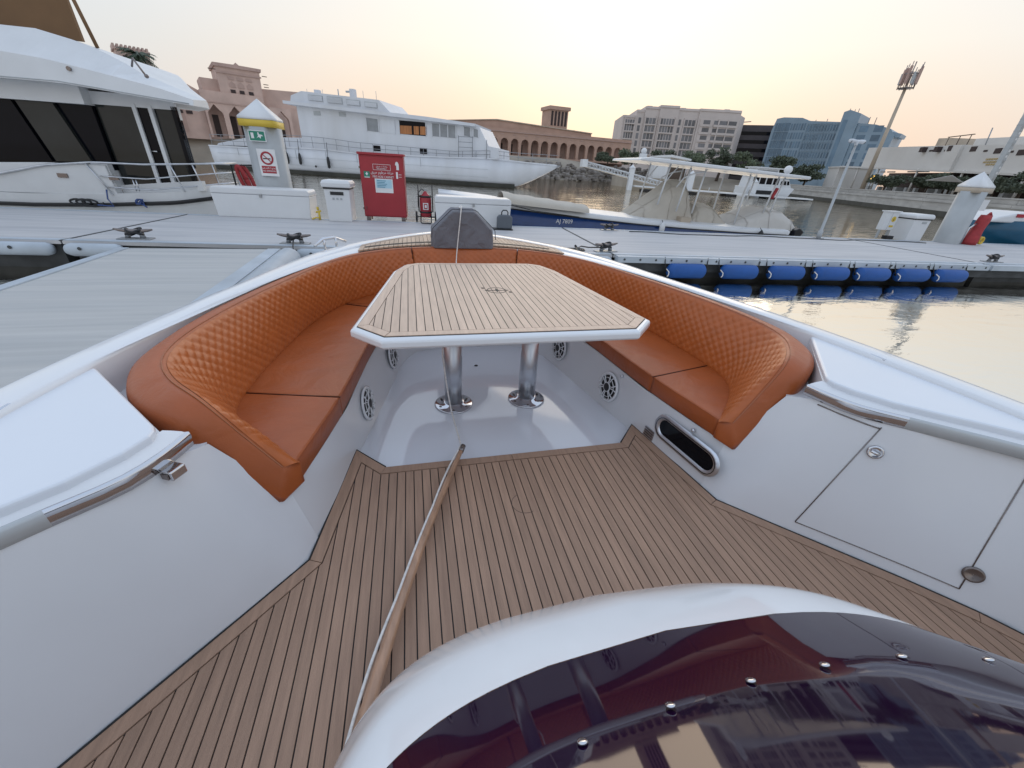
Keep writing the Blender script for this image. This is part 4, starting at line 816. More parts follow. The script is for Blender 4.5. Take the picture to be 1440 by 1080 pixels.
# hydrant-like tap
tp_ = thing('dock_tap', 'small yellow water tap at the end of the left dock box', 'tap', (-3.02, 13.0, -.1), DA)
MB().tube([(0, 0, 0), (0, 0, .22)], .03, 8).obj('pipe', YEL, tp_); MB().tube([(-.08, 0, .2), (.06, 0, .24)], .025, 8).obj('valve', YEL, tp_); MB().tube([(-.02, 0, .26), (-.02, 0, .34)], .035, 8).obj('knob', YEL, tp_); MB().tube([(-.2, -.05, .02), (-.1, -.02, .06), (0, 0, .05)], .02, 6).obj('hose', YEL, tp_)
# piles
def pile(label, x, y, ztop, w, wb, band):
    t = thing('pile', label, 'pile', (x, y, 0), DA)
    MB().lathe([(w * .62, -2), (w * .62, ztop - .62)], n=8, M=Matrix.Rotation(R(22.5), 3, 'Z')).obj('shaft', PILE, t)
    MB().lathe([(wb * .72, ztop - .66), (wb * .72, ztop - .66 + .16)], n=4, M=Matrix.Rotation(R(45), 3, 'Z')).obj('band', YEL if band else SAND, t)
    MB().lathe([(wb * .715, ztop - .495), (wb * .715, ztop - .44), (.012, ztop)], n=4, M=Matrix.Rotation(R(45), 3, 'Z')).obj('cap', WHITE, t)
    return t
p1 = pile('grey dock pile with white pyramid cap and bright yellow band, left', -4.38, 14.35, 2.76, .76, .86, True)
p2 = pile('grey dock pile with white pyramid cap and faded band, right', 19.05, 11.55, 2.26, .62, .68, False)
MB().box(.36, .66, -.2, .1, 1.05, 1.4).obj('junction_box', WHITE, p2)
ex = thing('exit_sign', 'small green running-man exit sign on the left pile', 'sign', (-4.43, 13.88, 1.88), DA)
MB().box(-.21, .21, -.01, .01, -.13, .13).obj('plate', SIGNW, ex); MB().box(-.19, .19, -.016, -.009, -.11, .11).obj('panel', GREEN, ex)
MB().slab([(-.15, -.06), (-.08, -.06), (-.08, .07), (-.15, .07)], -.019, -.0155).obj('door_symbol', SIGNW, ex)
MB().slab([(-.02, -.05), (.03, .0), (.02, .05), (.13, .03), (.15, .0), (.10, -.0), (.08, -.06), (.04, -.02)], -.019, -.0155).obj('runner_symbol', SIGNW, ex)
MB().lathe([(.02, -.019), (.02, -.0155)], (.04, 0, .065), 10, 'y').obj('runner_head', SIGNW, ex)
ns = thing('no_smoking_sign', 'white no-smoking sign with red text panel on the left pile', 'sign', (-4.30, 13.87, 1.28), DA)
MB().box(-.23, .23, -.01, .01, -.36, .30).obj('plate', SIGNW, ns)
MB().lathe([(.12, -.0095), (.12, -.016), (.165, -.016), (.165, -.0095)], (0, 0, .08), 28, 'y', caps=False).obj('ring', RED, ns)
MB().slab([(-.09, .15), (-.075, .165), (.095, .0), (.08, -.015)], -.018, -.0095).obj('bar', RED, ns)
MB().box(-.10, .09, -.014, -.0095, .055, .08).obj('cigarette', BLACKP, ns)
MB().box(-.18, .18, -.014, -.0095, -.29, -.11).obj('text_panel', RED, ns)
text('lettering', ''.join(reversed('ﻣﻤﻨﻮﻉ ﺍﻟﺘﺪﺧﻴﻦ')), .07, SIGNW, ns, upright(0, -.0155, -.16)); text('lettering', 'NO SMOKING', .055, SIGNW, ns, upright(0, -.0155, -.235, .95))
# info board at right
ib = thing('info_board', 'white info board on two legs with a yellow warning label, right dock edge', 'sign', (16.92, 12.35, -.1), DA)
MB().box(-.27, .27, -.08, .12, .30, .92).obj('board', WHITE, ib, .01); MB().box(-.30, .30, -.12, .16, .92, .96).obj('roof', WHITE, ib)
for s in (-.22, .2): MB().box(s - .03, s + .03, -.03, .03, 0, .30).obj('leg', PILE, ib)
MB().box(-.04, -.03, -.085, -.079, .30, .90).obj('seam', PILE, ib)
MB().lathe([(.095, -.088), (.095, -.08)], (.10, 0, .68), 18, 'y').obj('warning_label', YEL, ib); MB().slab([(.08, .63), (.12, .63), (.10, .73)], -.091, -.087).obj('warning_symbol', BLACKP, ib); MB().box(.02, .2, -.084, -.079, .4, .47).obj('caption', YEL, ib)
MB().box(-.1, .2, -.3, -.1, 0, .12).obj('foot_weight', BLK, ib)
# red covered reels
def red_cover(label, loc, h, lean=.1):
    t = thing('covered_reel', label, 'hose reel', loc, DA)
    rows = []
    for k in range(9):
        q = k / 8; z = h * q; w = .24 + .05 * math.sin(q * 9) - .10 * q ** 3; d = .20 - .05 * q
        rows.append([(math.cos(a) * w * (1 + .06 * math.sin(5 * a + k)) + lean * q, math.sin(a) * d, z) for a in np.linspace(0, 6.283, 15)[:-1]])
    MB().loft(rows, True, True, True).obj('cover', REDC, t)
    MB().tube([(lean + .0, 0, h - .05), (lean + .12, 0, h + .07), (lean + .2, 0, h - .02)], .04, 8).obj('handle', REDC, t)
    MB().tube([(-.36, .0, .0), (-.34, .0, h * .55), (-.1, 0, h * .72)], .025, 6).obj('stand', STEEL, t)
    return t
red_cover('red fabric covered reel beside the teal boat, right', (19.72, 11.25, -.1), 1.02, .12)
lr = thing('lifebuoy', 'red lifebuoys hung in a black rack behind the left dock box', 'lifebuoy', (-5.55, 15.6, 0), DA)
for k in range(2):
    pts = [(.10 * k + .16 * math.cos(a) * .6 - .1 * math.sin(a), -.05 + .08 * k, .72 + .36 * math.sin(a)) for a in np.linspace(0, 6.283, 25)]
    MB().tube(pts, .06, 8).obj('ring', REDC, lr)
MB().tube([(-.28, 0, -.1), (-.3, 0, 1.1), (.35, 0, 1.12), (.36, 0, .9)], .03, 6).obj('rack', BLK, lr)
tl = thing('small_boat', 'teal and white boat moored at the far right edge', 'boat', (19.5, 12.8, 0), math.atan2(-1.8, 4.5))
rows = []
for s, b, zt in ((2.05, .05, .62), (2.3, .5, .66), (2.9, .9, .72), (3.8, 1.1, .74), (6, 1.15, .7), (8, 1.1, .7)):
    rows.append([(s, 1.1 - b, zt), (s + .05, 1.1 - b * .95, .3), (s + .35, 1.1 - b * .75, -.75), (s + .35, 1.1 + b * .75, -.75), (s + .05, 1.1 + b * .95, .3), (s, 1.1 + b, zt)])
MB().loft(rows, True, True, True).obj('hull', TEALH, tl)
MB().slab([(2.2, .64), (8, .70), (8, 1.0), (3.6, 1.05), (3.1, 1.0), (2.6, .85)], .15, 2.0).obj('deck_cover', WHITE, tl, .06)
MB().box(3.1, 3.35, .12, .16, .86, .98).obj('red_patch', RED, tl)
ye = thing('yellow_hose', 'small coiled yellow hose at the foot of the red reel', 'hose', (20.15, 11.2, -.06), 0)
MB().tube([(.11 * math.cos(a), -.02 * a / 6, .12 + .11 * math.sin(a)) for a in np.linspace(0, 18, 60)], .028, 6).obj('coil', YEL, ye)

# ================================================================== BLUE BOAT with T-top
bo = frame('centre_console_boat', 'blue and white open boat with hardtop and cream canvas covers behind the dock', 'boat', (2, 14.2), (.998, -.062))
shr = [(-1.6, .62), (.15, .50), (.9, .40), (2.9, .27), (5.6, .10), (7.4, .02), (9.8, -.05), (11.9, -.08)]
def bw(s): return 1.25 * min(1, max(.02, (s + 1.7) / 4.5) ** .55)
rows = []
for s in np.linspace(-1.6, 11.8, 30):
    z = interp(shr, s); b = bw(s); c = 1.25
    rows.append([(s, c - b, z), (s, c - b * .99, z - .17), (s + .0, c - b * .8, -.7), (s, c + b * .8, -.7), (s, c + b, z)])
MB().loft(rows, True, True, True).obj('hull', NAVY, bo)
MB().loft([[(s, 1.25 - bw(s) - .03, interp(shr, s) - .14), (s, 1.25 - bw(s) - .045, interp(shr, s) - .01), (s, 1.25 - bw(s) + .12, interp(shr, s) + .02), (s, 1.25, interp(shr, s) + .10), (s, 1.25 + bw(s), interp(shr, s) + .02)] for s in np.linspace(-1.6, 11.8, 30)]).obj('deck', WHITE, bo)
MB().tube([(s, 1.25 - bw(s) - .04, interp(shr, s) - .155) for s in np.linspace(-1.5, 11.7, 24)], .02, 6).obj('rub_rail', BLK, bo)
text('lettering', 'AJ 7809', .19, SIGNW, bo, Matrix.Translation((2.7, -.03, -.05)) @ Matrix.Rotation(R(90), 4, 'X'), .003)
MB().tube([(.4, .05, .46), (1.6, -.02, .25), (3.2, -.08, .12)], .012, 5).obj('bow_line', BLK, bo)
rows = []
for k in range(13):
    s = .5 + 3.0 * k / 12; z0 = interp(shr, s) + .03; h = .30 * (1 - .25 * k / 12) * (1 + .06 * math.sin(k * 2.1))
    rows.append([(s, .55 + .75 * math.cos(a), z0 + h * max(0, math.sin(a)) ** .6) for a in np.linspace(0, math.pi, 12)])
MB().loft(rows, False, True, False).obj('bow_cover', CREAM, bo)
MB().slab([(5.15, 2.02), (5.5, 2.06), (11.9, 1.80), (11.9, 1.70), (7.7, 1.86), (5.1, 1.95)], .0, 2.5).obj('hardtop', WHITE, bo, .03)
for y in (.45, 2.0):
    for a, b in (((6.5, 1.9), (6.3, .6)), ((7.3, 1.85), (7.1, .4)), ((7.9, 1.82), (7.75, .35)), ((9.75, 1.75), (9.65, .05)), ((11.2, 1.72), (11.05, .5)), ((10.95, 1.72), (10.75, .5))):
        MB().tube([(a[0], y, a[1]), (b[0], y, b[1])], .03, 8).obj('top_post', WHITE, bo)
    MB().tube([(6.9, y, 1.2), (7.1, y, 1.5), (7.5, y, 1.68), (7.9, y, 1.75)], .022, 6).obj('top_brace', WHITE, bo); MB().tube([(6.4, y, 1.3), (6.6, y, 1.6), (6.8, y, 1.85)], .02, 6).obj('top_brace', WHITE, bo)
def cover(pts, w0, m, name, y=1.25, ridge=.25):
    rows = []
    for s, zb, zt, hw in pts: rows.append([(s + .04 * math.sin(j * 2.3 + s * 5), y + hw * math.cos(a), zb + (zt - zb) * (max(0, math.sin(a)) ** .55) * (1 + .03 * math.sin(j * 1.9 + s * 7))) for j, a in enumerate(np.linspace(0, math.pi, 16))])
    MB().loft(rows, False, True, False).obj(name, m, bo)
    for k in range(1, len(rows) - 1, 2): MB().tube([(x, yy - (.01 if j > 9 else 0), z + .008) for j, (x, yy, z) in enumerate(rows[k])], .012, 4).obj('cover_seam', m, bo)
    MB().tube([(rows[k][11][0], rows[k][11][1] - .006, rows[k][11][2] + .008) for k in range(len(rows))], .012, 4).obj('cover_seam', m, bo)
cover([(5.4, .12, .16, .5), (5.9, .1, .55, .7), (6.4, .08, .98, .72), (6.9, .06, 1.38, .66), (7.3, .05, 1.42, .62), (7.6, .04, 1.30, .6), (7.85, .03, .5, .65), (8.0, .02, .05, .6)], 0, CREAM, 'console_cover')
cover([(7.95, .0, .10, .6), (8.15, .0, .62, .62), (8.5, 0, .70, .62), (8.85, 0, .58, .62), (9.2, -.02, .30, .6), (9.45, -.02, .02, .6)], 0, CREAM, 'seat_cover')
cover([(9.5, -.05, .0, .8), (10.1, -.05, .34, .95), (10.7, -.06, .62, 1.0), (11.0, -.06, .68, 1.0), (11.6, -.08, .62, 1.0), (12.1, -.1, .38, .95), (12.5, -.15, .02, .8)], 0, mat('pale_canvas', (.55, .525, .49), .85, var=.04, vscale=3, bump=.2, bscale=20, soft=.35, sscale=3), 'stern_cover')
MB().box(7.3, 7.7, .3, .7, .05, .22).obj('cooler', SAND, bo)
MB().ball((5.75, 1.2, 2.28), .10).obj('radar_dome', WHITE, bo); MB().box(5.65, 5.85, 1.1, 1.3, 2.05, 2.2).obj('radar_base', WHITE, bo)
MB().ball((11.7, 1.0, 2.0), .15, sc=(1, 1, .95)).obj('gps_dome', WHITE, bo); MB().tube([(11.7, 1.0, 1.8), (11.7, 1.0, 1.9)], .08, 8).obj('gps_base', WHITE, bo)
MB().ball((8.4, 1.2, 1.86), .07).obj('antenna_puck', WHITE, bo)
for k, (y, x) in enumerate(((.3, 12.2), (.7, 12.45))): MB().slab([(x, -.34), (x + .3, -.34), (x + .42, -.12), (x + .2, .02), (x, -.06)], y - .15, y + .12).obj('outboard', BLK, bo, .03)
MB().tube([(11.0, .42, 1.35), (10.95, .40, 1.22), (10.9, .40, 1.1), (10.92, .42, 1.0)], .06, 8).obj('red_strap', REDC, bo)
for s in (6.35, 10.45):
    t = frame('boat_fender', 'black fender hung on the blue boat side, ' + ('under the console cover' if s < 7 else 'near the stern cover'), 'fender', (2 + .998 * s, 14.2 - .062 * s), (.998, -.062), 'fenders on the blue boat')
    z = interp(shr, s); MB().lathe([(.01, z - .42), (.09, z - .36), (.10, z - .12), (.03, z - .02), (.01, z)], (0, -.16, 0), 12).obj('body', BLK if s > 7 else WHITE, t); MB().tube([(0, -.16, z - .03), (0, -.04, z + .06)], .012, 5).obj('line', BLK, t)

# ================================================================== OUR BOAT
boat = thing('open_motorboat', 'white open motorboat we stand in, with teak sole and pale gelcoat sides', 'boat', (0, 0, 0))
GO = [(1.97, -1.6), (1.97, 0), (1.94, .9), (1.885, 1.5), (1.80, 2.0), (1.69, 2.5), (1.575, 2.95), (1.46, 3.4), (1.30, 3.85), (1.08, 4.25), (.80, 4.62), (.50, 4.95), (.22, 5.14), (0, 5.19)]
GI = [(1.83, -1.6), (1.83, 0), (1.80, .9), (1.745, 1.5), (1.66, 2.0), (1.555, 2.5), (1.445, 2.95), (1.33, 3.38), (1.17, 3.78), (.97, 4.15), (.72, 4.50), (.45, 4.80), (.2, 4.99), (0, 5.03)]
def full(pts): return pts + mirror(pts)[::-1][1:]
def full3(pts): return pts + [(-x, y, z) for x, y, z in pts][::-1][1:]
NG = 160
go = smooth_path([(x, y, 0) for x, y in full(GO)], NG); gi = smooth_path([(x, y, 0) for x, y in full(GI)], NG)
rows = []
for a, b in zip(go, gi):
    c = a.lerp(b, .08); ZG = .76 + .022 * max(0, min(1, (a.y - 3.2) / 1.2))
    rows.append([(a.x * .985, a.y * .99, -.1), (a.x * 1.0, a.y, .62), (a.x, a.y, ZG - .02), (a.lerp(b, .05).x, a.lerp(b, .05).y, ZG - .003), (a.lerp(b, .12).x, a.lerp(b, .12).y, ZG), (a.lerp(b, .88).x, a.lerp(b, .88).y, ZG), (a.lerp(b, .96).x, a.lerp(b, .96).y, ZG - .005), (b.x, b.y, ZG - .02), (b.x, b.y, ZG - .16)])
MB().loft(rows).obj('gunwale', GEL, boat)
MB().loft([[(a.x * .986, a.y * .99, -.09), (a.x * .90, a.y * .94, -.8)] for a in go]).obj('hull', GEL, boat)
# --- side liner / locker faces
ET = [((1.84, -1.6, 0), (1.83, -1.6, .652)), ((1.84, .0, 0), (1.86, .1, .652)), ((1.77, .36, 0), (1.85, .47, .652)), ((1.68, .50, 0), (1.76, .63, .652)), ((1.53, .68, 0), (1.60, .775, .652)), ((1.36, .87, 0), (1.44, .885, .652)), ((1.18, 1.06, 0), (1.32, 1.0, .652)), ((1.06, 1.19, 0), (1.25, 1.11, .652)), ((1.025, 1.225, 0), (1.23, 1.19, .652)), ((1.006, 1.25, 0), (1.255, 1.30, .64)), ((.998, 1.30, 0), (1.15, 1.335, .45)), ((.985, 1.37, 0), (1.05, 1.37, .30))]
E0 = smooth_path([p[0] for p in ET], 60); T0 = []
for e in E0:
    P = [Vector(p[0]) for p in ET]
    best = min(((e - a.lerp(b, max(0, min(1, (e - a).dot(b - a) / (b - a).length_squared)))).length, i) for i, (a, b) in enumerate(zip(P, P[1:])))[1]
    a, b = P[best], P[best + 1]; f = max(0, min(1, (e - a).dot(b - a) / (b - a).length_squared)); T0.append(Vector(ET[best][1]).lerp(Vector(ET[best + 1][1]), f))
for sg in (1, -1):
    rows = []
    for e, t in zip(E0, T0):
        sx_ = .03 * sg * max(0, min(1, (t.z - .3) / .3, (1.8 - t.x) / .2, (1.27 - t.y) / .12)); rows.append([(sg * (e.x + (t.x - e.x) * q) + sx_ * q, e.y + (t.y - e.y) * q, -.02 + (t.z + .02) * q) for q in np.linspace(0, 1, 10)])
    MB().loft(rows).obj('side_liner', GELD, boat)
# seat base walls down to the lounge floor
SB = [(1.05, 1.37, .30, .985, 1.37), (1.02, 1.45, .29, .972, 1.44), (.975, 1.64, .29, .94, 1.62), (.93, 1.87, .29, .905, 1.87), (.905, 2.0, .29, .885, 2.0), (.88, 2.25, .29, .835, 2.25), (.84, 2.6, .29, .765, 2.6), (.79, 2.9, .29, .71, 2.9), (.72, 3.2, .29, .65, 3.2), (.60, 3.42, .29, .54, 3.42), (.4, 3.52, .29, .36, 3.50), (0, 3.55, .29, 0, 3.52)]
A = [(p[0], p[1] + .0, p[2]) for p in SB]; Bq = [(p[3], p[4], -.045) for p in SB]
A = smooth_path(full3(A), 140); Bq = smooth_path(full3(Bq), 140)
MB().loft([[a.lerp(b, q) for q in (0, .3, .6, .85, .95, 1)] for a, b in zip(A, Bq)]).obj('seat_base', GELD, boat)
MB().add([(b.x * 1.03, b.y + .02, -.045) for b in Bq], [tuple(range(len(Bq)))]).obj('lounge_floor', GELF, boat)
# --- coaming: bevel between the steel trim and the hatch lids
TR = [(1.215, 1.24), (1.24, 1.14), (1.29, 1.04), (1.395, .94), (1.48, .86), (1.63, .725), (1.75, .60), (1.83, .45), (1.85, .1), (1.835, -1.6)]
LI = [(1.268, 1.232), (1.31, 1.12), (1.385, 1.005), (1.495, .90), (1.59, .82), (1.70, .725), (1.79, .61), (1.825, .46), (1.828, .1), (1.828, -1.6)]
for sg in (1, -1):
    asym = .03 * sg
    def ax(x): return sg * x + asym * max(0, min(1, (1.8 - x) / .2))
    tr = smooth_path([(ax(x), y, 0) for x, y in TR], 60); li = smooth_path([(ax(x), y, 0) for x, y in LI], 60)
    MB().loft([[(a.x, a.y, .698), (a.lerp(b, .15).x, a.lerp(b, .15).y, .703), (a.lerp(b, .6).x, a.lerp(b, .6).y, .711), (b.x, b.y, .7165)] for a, b in zip(tr, li)]).obj('coaming', GEL, boat)
    # polished steel trim along the locker tops, deeper in front of the pull
    def low_(k): return .645 if not (14 < k < 22) else .625
    t2 = [((q.x), q.y) for q in tr]
    rows = []
    for k in range(58):
        x, y = t2[k]; d = Vector((t2[k + 1][0] - x, t2[k + 1][1] - y)).normalized(); n = Vector((d.y, -d.x)) * (1 if sg < 0 else -1)
        if n.dot(Vector((-x, -.3 - y))) < 0: n = -n
        o = .012
        rows.append([(x, y, .699), (x + n.x * o, y + n.y * o, .701), (x + n.x * (o + .004), y + n.y * (o + .004), .69), (x + n.x * o, y + n.y * o, .648), (x - n.x * .0, y - n.y * .0, .645)])
    MB().loft(rows[:8]).obj('steel_trim', CHROME, boat)
    MB().loft(rows[7:]).obj('painted_trim', mat('trim_grey', (.46, .48, .49), .22, var=.03, coat=.4) if sg > 0 else bpy.data.materials['trim_grey'], boat)
    # lid over the side locker
    go_in = [(1.77, 1.745), (1.775, 1.5), (1.80, 1.2), (1.815, .9), (1.82, .64)]
    lid = [(x - .006, y) for x, y in go_in] + [(1.78, .61), (1.682, .712), (1.572, .806), (1.478, .888), (1.368, .992), (1.296, 1.10), (1.268, 1.175), (1.27, 1.205), (1.288, 1.238)]
    lid = [(ax(x), y) for x, y in lid]
    if sg < 0: lid = lid[::-1]
    L_ = MB(); L_.prism(lid, .69, .738); L_.obj('locker_lid', LID, boat, .011, 3)
    MB().tube([(sg * 1.778, 1.32, .752), (sg * 1.771, 1.49, .752)], .008, 8).obj('hinge', CHROME, boat)
    # recess floor beside the backrest end
    rf = [(1.24, 1.25), (1.33, 1.25), (1.80, 1.74), (1.68, 2.1), (1.55, 2.1), (1.45, 1.5), (1.24, 1.36)]
    MB().prism([(sg * x, y) for x, y in (rf if sg > 0 else rf[::-1])], .52, .60).obj('recess_floor', GELD, boat)
    wl_ = [(ax(1.274), 1.229), (sg * 1.768, 1.742), (sg * 1.764, 1.72), (ax(1.285), 1.215)]
    MB().prism(wl_ if sg > 0 else wl_[::-1], .56, .712).obj('recess_wall', GELD, boat)
MB().lathe([(.045, .6), (.045, .612), (.03, .612), (.028, .60)], (-1.63, 1.80, 0), 16).obj('cup_drain', CHROME, boat)
MB().lathe([(.028, .604), (.028, .606)], (-1.63, 1.80, 0), 16).obj('cup_hole', BLK, boat)
# --- speakers
def make_speaker(x, y, z, nx, ny, nz=.12):
    n = Vector((nx, ny, nz)).normalized(); q = n.to_track_quat('Z', 'Y').to_matrix(); c = Vector((x, y, z)) + n * .006
    def T(mb): mb.v = [tuple(q @ Vector(v) + c) for v in mb.v]; return mb
    sp = T(MB().lathe([(.088, .0), (.110, .002), (.112, .010), (.104, .016), (.092, .012), (.088, .0)], n=32, caps=False)).obj('speaker', GEL, boat)
    T(MB().lathe([(.09, .001), (.06, -.004 + .008), (.02, .006), (.001, .006)], n=28, caps=False)).obj('cone', BLK, sp)
    for k in range(6):
        a = k * math.pi / 3 + .3
        for s in (-1, 1):
            pts = [(math.cos(a + s * w) * r, math.sin(a + s * w) * r, .017) for r, w in ((.030, .20), (.055, .12), (.078, .16), (.096, .22))]
            T(MB().tube(pts, .0042, 5)).obj('spoke', GEL, sp)
    T(MB().lathe([(.034, .012), (.034, .02), (.025, .023), (.001, .024)], n=20, caps=False)).obj('hub', BLK, sp)
    T(MB().lathe([(.036, .014), (.036, .021), (.031, .022), (.031, .014)], n=20, caps=False)).obj('hub_ring', GEL, sp)
    T(MB().lathe([(.073, .014), (.073, .018), (.069, .018), (.069, .014)], n=28, caps=False)).obj('grille_ring', GEL, sp)
make_speaker(.848, 2.30, .125, -1, -.17, .14); make_speaker(-.848, 2.30, .125, 1, -.17, .14); make_speaker(.715, 3.03, .125, -1, -.22); make_speaker(-.715, 3.03, .125, 1, -.22)
# --- porthole, plate and studs on the starboard side below the seat
pu_ = Vector((-.108, .726)).normalized(); pn = Vector((-pu_.y, pu_.x)); 
def pw(s, z, o=0):
    b = Vector((1.0, 1.264)) + pu_ * s; nz = Vector((-.99, -.148)); lean = .07 * z; return (b.x + lean - .99 * o * 1 , b.y - .148 * o, z)
def stadium(w, h, n=10):
    r = h / 2; return [(w / 2 - r + r * math.cos(a), r * math.sin(a)) for a in np.linspace(-math.pi / 2, math.pi / 2, n)] + [(-w / 2 + r + r * math.cos(a), r * math.sin(a)) for a in np.linspace(math.pi / 2, 1.5 * math.pi, n)]
def ring(w, h, o): return [pw(.29 + x, .155 + z, o) for x, z in stadium(w, h)]
po = MB().loft([ring(.50, .165, .004), ring(.49, .155, .016), ring(.44, .115, .018), ring(.42, .10, .006)], True).obj('porthole', STEEL, boat)
MB().add(ring(.43, .105, .007), [tuple(range(20))]).obj('porthole_glass', BLKG, po)
MB().loft([ring(.465, .135, .019), ring(.455, .125, .019)], True).obj('porthole_gasket', BLK, po)
pl_ = MB().add([pw(.52, .0 + .005, .004), pw(.61, .005, .004), pw(.61, .075, .004), pw(.52, .075, .004)], [(0, 1, 2, 3)]).obj('vent_plate', STEEL, boat)
for k in range(4): MB().add([pw(.525, .015 + k * .016, .007), pw(.605, .015 + k * .016, .007), pw(.605, .022 + k * .016, .007), pw(.525, .022 + k * .016, .007)], [(0, 1, 2, 3)]).obj('vent_slat', DSTEEL, pl_)
for s, z in ((.27, .262), (.95, .262)): MB().ball(pw(s, z, .006), .013, 10, 6).obj('stud', STEEL, boat)
# --- locker door on the starboard face: recessed line, latch, vents
def fw(t, q, o=0):     # t along aft face from the forward edge, q height 0..1
    k = (1 - t) * 59; i = int(min(58, k)); f = k - i; e = E0[i].lerp(E0[i + 1], f); p = T0[i].lerp(T0[i + 1], f); p = p + Vector((.03 * max(0, min(1, (p.z - .3) / .3, (1.8 - p.x) / .2, (1.27 - p.y) / .12)), 0, 0)); d = (E0[i] - E0[i + 1]); n = Vector((d.y, -d.x, 0)).normalized()
    if n.dot(Vector((-e.x, -1 - e.y, 0))) < 0: n = -n
    c = e.lerp(p, q); return (c.x + n.x * o, c.y + n.y * o, -.02 + (p.z + .02) * q)
def kfor(y): 
    j = min(range(60), key=lambda i: abs(E0[i].y - y)); return 1 - j / 59
def gap(pts, o=.0015, r=.0026): return MB().tube([fw(t, q, o) for t, q in pts], r, 5)
ta, tb = kfor(1.03), kfor(.58)
dl = gap([(ta, .965), (ta, .12)] + [(ta + (tb - ta) * k / 12, .115) for k in range(13)] + [(tb, .12), (tb, .965)]).obj('locker_door_gap', DSTEEL, boat)
la = MB()
def disc(t, q, r0, r1, m, nm, par, h=.008):
    c = Vector(fw(t, q, .003)); a = Vector(fw(t + .004, q, .003)) - Vector(fw(t - .004, q, .003)); b = Vector((fw(t, q + .02)))-Vector(fw(t, q - .02)); a.normalize(); b = (b - a * b.dot(a)).normalized(); n = a.cross(b)
    if n.dot(Vector((0, 0, 1.5)) + Vector((-.494, 0, 0)) - c) < 0: n = -n
    rows = [[c + (a * math.cos(x) + b * math.sin(x)) * r + n * hh for x in np.linspace(0, 6.283, 25)[:-1]] for r, hh in ((r0, 0), (r0 * .96, h), (r1, h * 1.1), (r1 * .6, h * .3), (.001, h * .3))]
    return MB().loft(rows, True).obj(nm, m, par)
ld = disc(ta + (tb - ta) * .10, .80, .030, .022, CHROME, 'latch', boat)
c = fw(ta + (tb - ta) * .10, .80, .012); MB().tube([(c[0] - .012, c[1] + .012, c[2] + .004), (c[0] + .010, c[1] - .012, c[2] - .004)], .007, 8).obj('latch_pull', CHROME, ld)
disc(tb + (tb - ta) * .02, .24, .034, .026, DSTEEL, 'drain_grille', boat); disc(tb + (tb - ta) * .12, .84, .03, .022, CHROME, 'latch', boat)
gap([(ta + (kfor(1.20) - ta) * k / 8, .955 + .015 * k / 8) for k in range(9)], .002, .003).obj('trim_shadow_gap', DSTEEL, boat)
# port side latch under the trim
lb = thing('deck_latch', 'square chrome latch under the steel trim on the left side', 'latch', (-1.25, 1.135, .655))
del lb['category'], lb['label']; lb.parent = boat
MB().box(-.018, .024, -.03, .02, -.04, -.008).obj('latch_body', CHROME, lb, .004); MB().box(-.010, .016, -.034, -.03, -.034, -.014).obj('latch_button', DSTEEL, lb, .003)
lb.name = 'latch'; lb.rotation_euler.z = R(-25)
# --- foredeck
OB = [(1.60, 1.75), (1.605, 2.0), (1.585, 2.3), (1.50, 2.67), (1.39, 3.05), (1.29, 3.35), (1.17, 3.58), (1.0, 3.83), (.78, 4.03), (.5, 4.18), (.22, 4.24), (0, 4.25)]
ob = smooth_path([(x, y, 0) for x, y in full(OB)], NG)
MB().loft([[(a.x, a.y - .02, .742), (a.x, a.y, .756), (b.x, b.y + .01, .764)] for a, b in zip(ob, gi) if a.y > 3.2]).obj('foredeck', GEL, boat)
gic = [(p.x, p.y) for p in gi if p.y > 2.5]; obc = [(p.x, p.y) for p in ob if p.y > 2.5]
def yat(curve, x):
    best = None
    for (a, b), (c, d) in zip(curve, curve[1:]):
        if min(a, c) <= x <= max(a, c) and abs(c - a) > 1e-6:
            y = b + (d - b) * (x - a) / (c - a); best = y if best is None else max(best, y)
    return best
W = .0425
for k in range(-23, 23):
    x0, x1 = k * W + .002, (k + 1) * W - .002
    ys = [yat(gic, x0), yat(gic, x1)]; yo_ = [yat(obc, x0), yat(obc, x1)]
    if None in ys or None in yo_: continue
    y1 = [y - .055 for y in ys]; y0 = [y + .015 for y in yo_]
    if min(a - b for a, b in zip(y1, y0)) < .03: continue
    MB().prism([(x0, y0[0]), (x1, y0[1]), (x1, y1[1]), (x0, y1[0])], .766, .778).obj('deck_plank', TEAKB, boat)
xs_ = np.linspace(-.97, .97, 60)
MB().loft([[(x, yat(gic, x) - .052, .781), (x, yat(gic, x) - .002, .781)] for x in xs_], smooth=False).obj('deck_margin', TEAKB, boat)
MB().loft([[(x, yat(obc, x) + .01, .7655), (x, yat(gic, x) - .01, .7655)] for x in xs_], smooth=False).obj('caulk_bed', CAULK, boat)
arc = [(x, 4.40 - .36 * (abs(x) / .92) ** 2.2, .7815) for x in np.linspace(-.93, .88, 50)]
MB().loft([[(x, y - .024, z), (x, y + .024, z)] for x, y, z in arc], smooth=False).obj('hatch_gap', CAULK, boat)
# bow cleat (pop-up) on the port gunwale
fc_ = MB().tube([(-1.36, 4.02, .78), (-1.30, 4.10, .83), (-1.22, 4.18, .835), (-1.12, 4.24, .79)], [.012, .016, .016, .012], 8).obj('bow_cleat', CHROME, boat)
for q in ((-1.29, 4.10), (-1.2, 4.18)): MB().tube([(*q, .74), (*q, .83)], .010, 8).obj('cleat_leg', CHROME, fc_)
